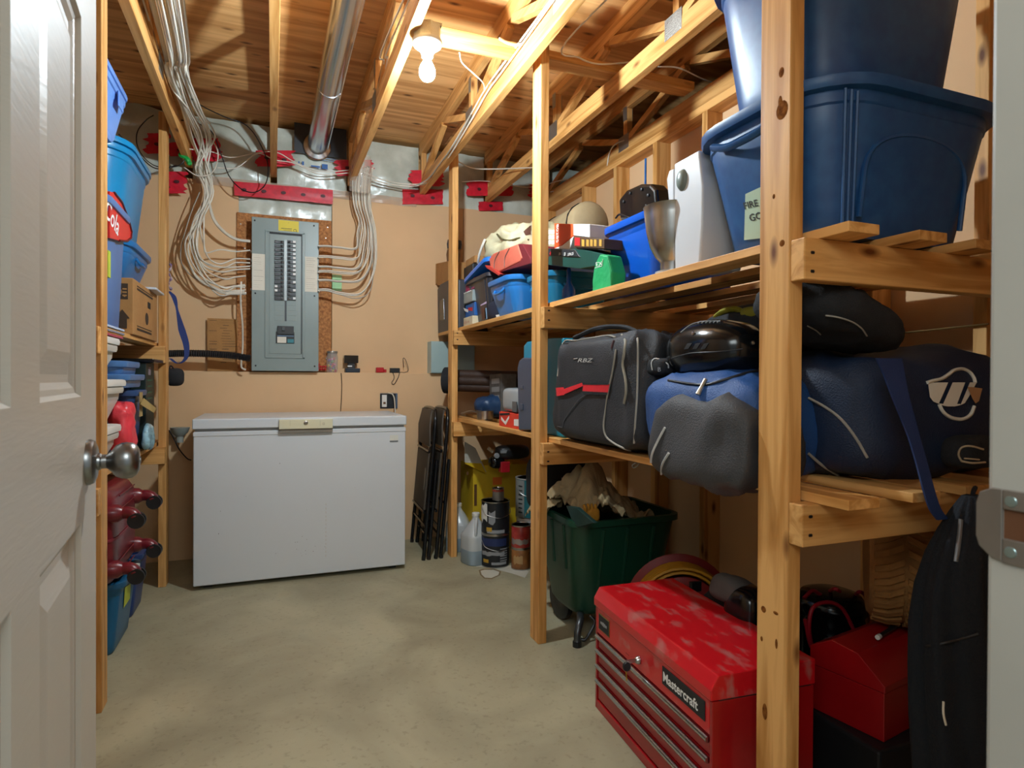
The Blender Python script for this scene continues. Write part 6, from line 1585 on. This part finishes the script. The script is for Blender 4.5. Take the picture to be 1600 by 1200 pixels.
cmat = mat('dark_navy_cloth', '0c121b', .9, var=.15, vs=6, bump=.3, bs=200)
cmb2 = MB().loft(rings); cmb2.build('body', cmat, ct, smooth=75)
hct = hitter(cmb2)
MB().tube(smoothpts([at(1519, 778, Y=.88), at(1521, 768, Y=.89), at(1524, 762, Y=.93), at(1523, 764, Y=.948)], 5), .005, 6).build('hanging_loop', cmat, ct, smooth=60)
line_on(hct, [(1500, 812), (1498, 835), (1496, 860), (1494, 878)], .005, mat('zip_grey', '6e7074', .4, .5), ct, 'zipper'); line_on(hct, [(1448, 1010), (1470, 1005), (1500, 998), (1528, 990)], .0025, BLK, ct, 'seam')
MB().tube(smoothpts([at(1474, 1096, Y=.795), at(1474, 1115, Y=.79), at(1478, 1133, Y=.79)], 4), .002, 5).build('drawcord', PAPER, ct, smooth=60)

# ------------------------------------------------------------------ left shelving contents
ZT, ZM = 1.3105, .7755
sb_ = plastic('slate_blue_plastic', '4f73a8', .35)
def ltote(name, x0, x1, y0, y1, z0, h, m, label, cat='storage bin', **k):
    return tote(name, ((x0+x1)/2, (y0+y1)/2, z0), x1-x0, y1-y0, h, m, label, cat, **k)
lt1 = ltote('storage_bin', -.99, -.552, 2.58, 3.03, ZT, .48, sb_, 'tall slate blue bin on the top left shelf right behind the near post', rad=.05, handle=False, taper=.92)
MB().box(-.5805, -.5745, 2.70, 2.735, 1.50, 1.60).build('yellow_tape', mat('lime_tape', 'c3d13a', .5), lt1, bev=0)
# cardboard box
kb = thing('cardboard_box', (-.72, 3.1, ZT), 'brown produce carton with printed arrow on the top left shelf', 'box')
MB().box(-.90, -.565, 3.09, 3.68, ZT+.0005, 1.555).build('carton', CARD, kb, bev=.003)
def onx(px, py, X): return at(px, py, X=X)
# print: the near end faces the camera (-Y), the long side faces +X
fx = -.5646
pband = MB().box(-.88, -.585, 3.0885, 3.0898, 1.462, 1.53).build('printed_band', CARDP, kb)
text('O.', .062, CARD, kb, (-.655, 3.0883, 1.472), (1, 0, 0), (0, 0, 1))
for k in range(3): MB().box(-.605, -.589, 3.0878, 3.0884, 1.475+.014*k, 1.481+.014*k).build('printed_line', CARD, kb)
arr = [(-.022, 0), (.022, 0), (.022, .04), (.035, .04), (0, .075), (-.035, .04), (-.022, .04)]
MB().prism(arr, 3.088, 3.0897, lambda u, v, d: Vector((-.606+u*.8, d, 1.335+v*1.1))).build('printed_arrow', CARDP, kb)
for (y0, y1, z0, z1) in ((3.17, 3.52, 1.335, 1.345), (3.17, 3.52, 1.352, 1.356), (3.17, 3.55, 1.515, 1.524), (3.17, 3.55, 1.530, 1.534)):
    MB().box(fx, fx+.0008, y0, y1, z0, z1).build('printed_line', CARDP, kb)
MB().lathe([(.03, 0), (.0002, .0008)], Matrix.Translation((fx, 3.40, 1.405)) @ Matrix.Rotation(math.radians(90), 4, 'Y') @ Matrix.Diagonal((1, 1.4, 1, 1)), 12).build('printed_seal', CARDP, kb)
MB().box(fx, fx+.001, 3.42, 3.49, 1.46, 1.49).build('hand_hole', INK, kb)
wt = thing('white_tray', (-.58, 3.35, 1.556), 'small white plastic tray lying on the corner of the produce carton', 'tray')
MB().box(-.60, -.535, 3.46, 3.70, 1.5565, 1.568).build('tray', mat('tray_white', 'c9ccd0', .4), wt, bev=.003)
# turquoise bins
tq = plastic('turquoise_plastic', '0c82b8', .28); tq2 = plastic('deep_blue_plastic', '1a6aa8', .3)
lt2 = ltote('storage_bin', -1.02, -.575, 3.06, 3.73, 1.5695, .165, tq2, 'blue bin on the produce carton, under the turquoise bin', rad=.14, handle=True, taper=.86)
lt3 = ltote('storage_bin', -1.02, -.58, 3.04, 3.73, 1.7365, .40, tq, 'tall turquoise bin with torn white label beside the far left post', rad=.16, handle=False, taper=.84, lid=tq)
wl_ = at(226, 330, X=-.60)
lm3 = MB(); lm3.v = [WMX[lt3.name] @ v for v in tote_mb(.44, .69, .40, .84, .022, .16, .028).v]; lm3.f = tote_mb(.44, .69, .40, .84, .022, .16, .028).f
hl3 = hitter(lm3)
patch_on(hl3, [(222, 316), (236, 325), (238, 360), (226, 352)], PAPER, lt3, 'torn_label', .003); patch_on(hl3, [(238, 330), (243, 334), (243, 366), (238, 362)], mat('pale_aqua_label', '9cc4cc', .6), lt3, 'torn_label', .003)
patch_on(hl3, [(239, 338), (242, 340), (242, 350), (239, 348)], INK, lt3, 'torn_label', .005)
# red cola sign and periwinkle bins
cs_ = thing('cola_sign', (-.56, 2.80, 1.65), 'red advertising sign with white script leaning against the turquoise bin', 'sign')
pts = [at(x, y, X=-.563) for x, y in ((172, 299), (178, 301), (190, 316), (201, 345), (205, 362), (204, 372), (198, 377), (186, 376), (172, 372))]
MB().prism([(p.y, p.z) for p in pts], 0, .012, lambda u, v, d: Vector((-.563-d, u, v))).build('board', mat('cola_red', 'd02a22', .35, var=.02), cs_, bev=.002)
text('Cola', .11, WINK, cs_, at(163, 335, X=-.5625), (0, 1, -.16), (0, .0, 1), shear=.4, bold=.001)
rim_ = [p+Vector((.001, 0, 0)) for p in pts[1:8]]
MB().tube(rim_, .005, 6).build('dark_edge', mat('dark_red_edge', '5a1214', .4), cs_, smooth=60)
pw = plastic('periwinkle_plastic', '6f9ae0', .32)
lt4 = ltote('storage_bin', -1.0, -.60, 2.52, 2.92, 1.7925, .295, pw, 'tall periwinkle blue bin stacked behind the near left post', rad=.05, handle=False, taper=.92)
lt5 = ltote('storage_bin', -1.02, -.575, 2.50, 3.02, 2.0885, .19, pw, 'periwinkle lidded box topping the left stack near the ceiling', rad=.02, lid=pw, taper=.9, handle=False, rim=.014)
MB().box(-.574, -.568, 2.84, 2.92, 2.20, 2.26).build('latch', pw, lt5, bev=.003)
# lower-left shelf
wl = mat('milky_bin', 'd5d2c6', .35, var=.04, alpha=.93)
lb1 = ltote('storage_bin', -.95, -.575, 2.46, 2.92, ZM, .13, wl, 'milky bin with a white lid, lowest of the left shelf stack', rad=.03, lid=WHP, handle=False)
lb2 = ltote('storage_bin', -.95, -.57, 2.46, 2.98, ZM+.16, .15, wl, 'milky bin with a white lid, middle of the left shelf stack', rad=.03, lid=WHP, handle=False)
lb3 = ltote('storage_bin', -.95, -.58, 2.46, 2.92, ZM+.34, .135, wl, 'milky bin with blue print and a white lid, top of the stack below the papers', rad=.03, lid=WHP, handle=False)
MB().box(-.5935, -.592, 2.66, 2.73, ZM+.37, ZM+.43).build('printed_label', mat('blue_lable_print', '5c78b4', .6), lb3)
zp_ = ZM+.34+.166
pc5 = [('ccd4e6', .010), ('b9c8e0', .008), ('c87888', .006), ('8a8a96', .008), ('d8d0cc', .006), ('b44a58', .008)]
zz = 1.145+.0
for k, (c_, h_) in enumerate(reversed(pc5)):
    tg_ = thing('magazine', (-.7, 2.7, zz), ['thin red folder at the bottom of the papers on the milky bin', 'white magazine above the red folder', 'grey magazine in the middle of the paper pile', 'pink folder in the middle of the paper pile', 'pale blue folder second from the top of the papers', 'light blue folder topping the papers under the left shelf'][k], 'magazine')
    o_ = rc.uniform(-.02, .03)
    MB().box(-.86, -.585+o_*.5, 2.50+o_, 2.90+o_*2, max(zz, ZM+.5055), max(zz, ZM+.5055)+h_).build('sheets', mat('folder_'+['one', 'two', 'three', 'four', 'five', 'six'][k], c_, .6, var=.04), tg_, bev=.001)
    zz = max(zz, ZM+.5055)+h_+.0008
rdp = thing('red_bag', (-.55, 2.95, ZM), 'crumpled red plastic bag squeezed between the milky and blue bins', 'bag')
blob((-.60, 3.06, ZM+.12), (.05, .065, .12), .6, .7, .014, 14, 6, 40, 26, fold=.02, flat=ZM+.0005).build('bag', mat('coral_red_plastic', 'e0404a', .35, bump=.5, bs=20), rdp, smooth=70)
db = plastic('denim_blue_plastic', '35507c', .4)
lb4 = ltote('storage_bin', -.93, -.56, 3.15, 3.42, ZM, .29, db, 'denim blue bin beside the red bag on the lower left shelf', rad=.03, handle=False, taper=.92)
lb5 = ltote('storage_bin', -.93, -.565, 3.00, 3.40, ZM+.2915, .07, plastic('steel_blue_plastic', '4a74a8', .4), 'steel blue tray stacked on the denim blue bin', rad=.03, handle=False)
lb6 = ltote('storage_bin', -.93, -.575, 3.00, 3.34, ZM+.363, .055, mat('steel_blue_plastic', ''), 'second steel blue tray topping the denim blue bin', rad=.03, handle=False)
MB().box(-.5595, -.5585, 3.19, 3.26, ZM+.17, ZM+.28).build('cream_label', mat('cream_tag', 'b59a62', .7), lb4, bev=0)
bgk = thing('games_case', (-.6, 3.55, ZM), 'black and green printed carton near the far left post', 'box')
MB().box(-.85, -.575, 3.44, 3.66, ZM+.0005, ZM+.42).build('carton', mat('black_green_card', '0f2320', .5), bgk, bev=.003)
for k in range(4): MB().box(-.5748, -.574, 3.47, 3.60, ZM+.24+.03*k, ZM+.248+.03*k).build('printed_line', mat('green_print', '2a5a44', .6), bgk)
MB().box(-.5748, -.574, 3.50, 3.56, ZM+.36, ZM+.40).build('printed_emblem', mat('pale_print2', '8a7a80', .6), bgk)
spg = thing('glass_jar', (-.56, 3.48, ZM), 'small pale blue bag of clear glass pebbles at the shelf edge', 'bag')
blob((-.553, 3.36, ZM+.065), (.02, .07, .065), .7, .7, .008, 16, 4, 30, 20, flat=ZM+.0005).build('bag', mat('pale_blue_clear', '8fb7c4', .15, var=.3, vs=60), spg, smooth=70)
tgx = thing('paper_tag', (-.53, 3.35, .98), 'torn yellowed packing tape strip hanging from the bins', 'tape')
decal('strip', mat('aged_tape', 'b59a5c', .5), tgx, [at(219, 632, X=-.545), at(224, 622, X=-.545), at(244, 638, X=-.54), at(240, 645, X=-.54)], (1, 0, 0), .002)
fd = thing('black_tray', (-.7, 3.5, 1.2), 'thin black plastic tray lying across the bins under the top left shelf', 'tray')
MB().loft([[Vector((x, y, 1.197+.0*z)) + Vector((0, 0, z)) for x, y in ((-.9, 3.41), (-.54, 3.43), (-.535, 3.68), (-.9, 3.68))] for z in (.0, .008, .018)]).build('tray', BLKS, fd, bev=.004)
# suitcase under the left shelf
sM = Matrix.Translation((-.60, 2.78, .31))
su = thing('suitcase', (-.72, 2.93, .305), 'burgundy hard shell suitcase lying on its side with four spinner wheels facing out', 'suitcase')
bur = mat('burgundy_shell', '6d1420', .32, var=.06, coat=.15)
def shell(z0, z1, ins):
    cx_, cy_ = -.86, 2.935; L_, W_2 = .60, .50; rs2 = []
    for t, e in ((0, .055), (.12, .02), (.3, .004), (.7, 0), (1.0, 0)):
        z = z0+(z1-z0)*t if not ins else z1-(z1-z0)*t
        rs2.append(rrect(L_-2*e, W_2-2*e, .09, 6, z, cx_, cy_))
    return MB().loft(rs2)
shell(.305, .495, False).build('lower_shell', bur, su, smooth=50)
shell(.507, .70, True).build('upper_shell', bur, su, smooth=50)
MB().loft([rrect(.608, .508, .093, 6, z, -.86, 2.935) for z in (.4955, .5065)]).build('zip_band', mat('burgundy_zip', '7e2432', .45), su, smooth=40)
for z in (.345, .40, .60, .655):
    MB().box(-.5605, -.556, 2.80, 3.08, z, z+.006).build('moulded_ridge', bur, su, bev=.002)
for y in (2.745, 3.125):
    for z in (.60, .385):
        h_ = MB().lathe([(.036, -.02), (.034, .012), (.022, .03), (.018, .04)], Matrix.Translation((-.562, y, z)) @ Matrix.Rotation(math.radians(90), 4, 'Y'), 18).build('wheel_housing', bur, su, smooth=50)
        MB().tube(smoothpts([(-.545, y, z), (-.515, y-.002, z), (-.497, y-.006, z-.012), (-.490, y-.008, z-.032)], 4), [.024]*5+[.024]*5+[.018]*3, 10).build('wheel_fork', bur, h_, smooth=50)
        for s in (-1, 1):
            MB().lathe([(.012, -.005), (.029, -.006), (.031, 0), (.029, .006), (.012, .005)], Matrix.Translation((-.488, y-.008+s*.015, z-.030)) @ Matrix.Rotation(math.radians(90), 4, 'X'), 18).build('spinner_wheel', BLK, h_, smooth=50)
# bins below
bn = ltote('storage_bin', -1.05, -.55, 2.84, 3.22, .0005, .30, plastic('ocean_blue_plastic', '0c5c86', .35), 'ocean blue bin with yellow tape on the floor under the suitcase', rad=.03, handle=False, taper=.9)
bmx = MB(); tmpb = tote_mb(.5, .38, .30, .9, .022, .03, .028); bmx.v = [WMX[bn.name] @ v for v in tmpb.v]; bmx.f = tmpb.f
hbn = hitter(bmx)
patch_on(hbn, [(194, 918), (203, 912), (202, 935), (192, 950)], mat('lime_tape', ''), bn, 'yellow_tape', .003)
bn2 = ltote('storage_bin', -1.05, -.56, 3.26, 3.56, .0005, .30, plastic('navy_blue_plastic', '1b3a72', .35), 'dark blue bin behind the ocean blue bin under the suitcase', rad=.03, handle=False, taper=.9)
rl_ = thing('bleach_label_card', (-.555, 3.27, .26), 'white and red printed card tucked beside the ocean blue bin', 'card')
decal('card', WINK, rl_, [at(210, 880, X=-.545), at(218, 880, X=-.545), at(217, 905, X=-.545), at(209, 908, X=-.545)], (1, 0, 0), .002); decal('red_band', RINK, rl_, [at(209, 893, X=-.5425), at(218, 890, X=-.5425), at(217, 897, X=-.5425), at(209, 902, X=-.5425)], (1, 0, 0), .002)
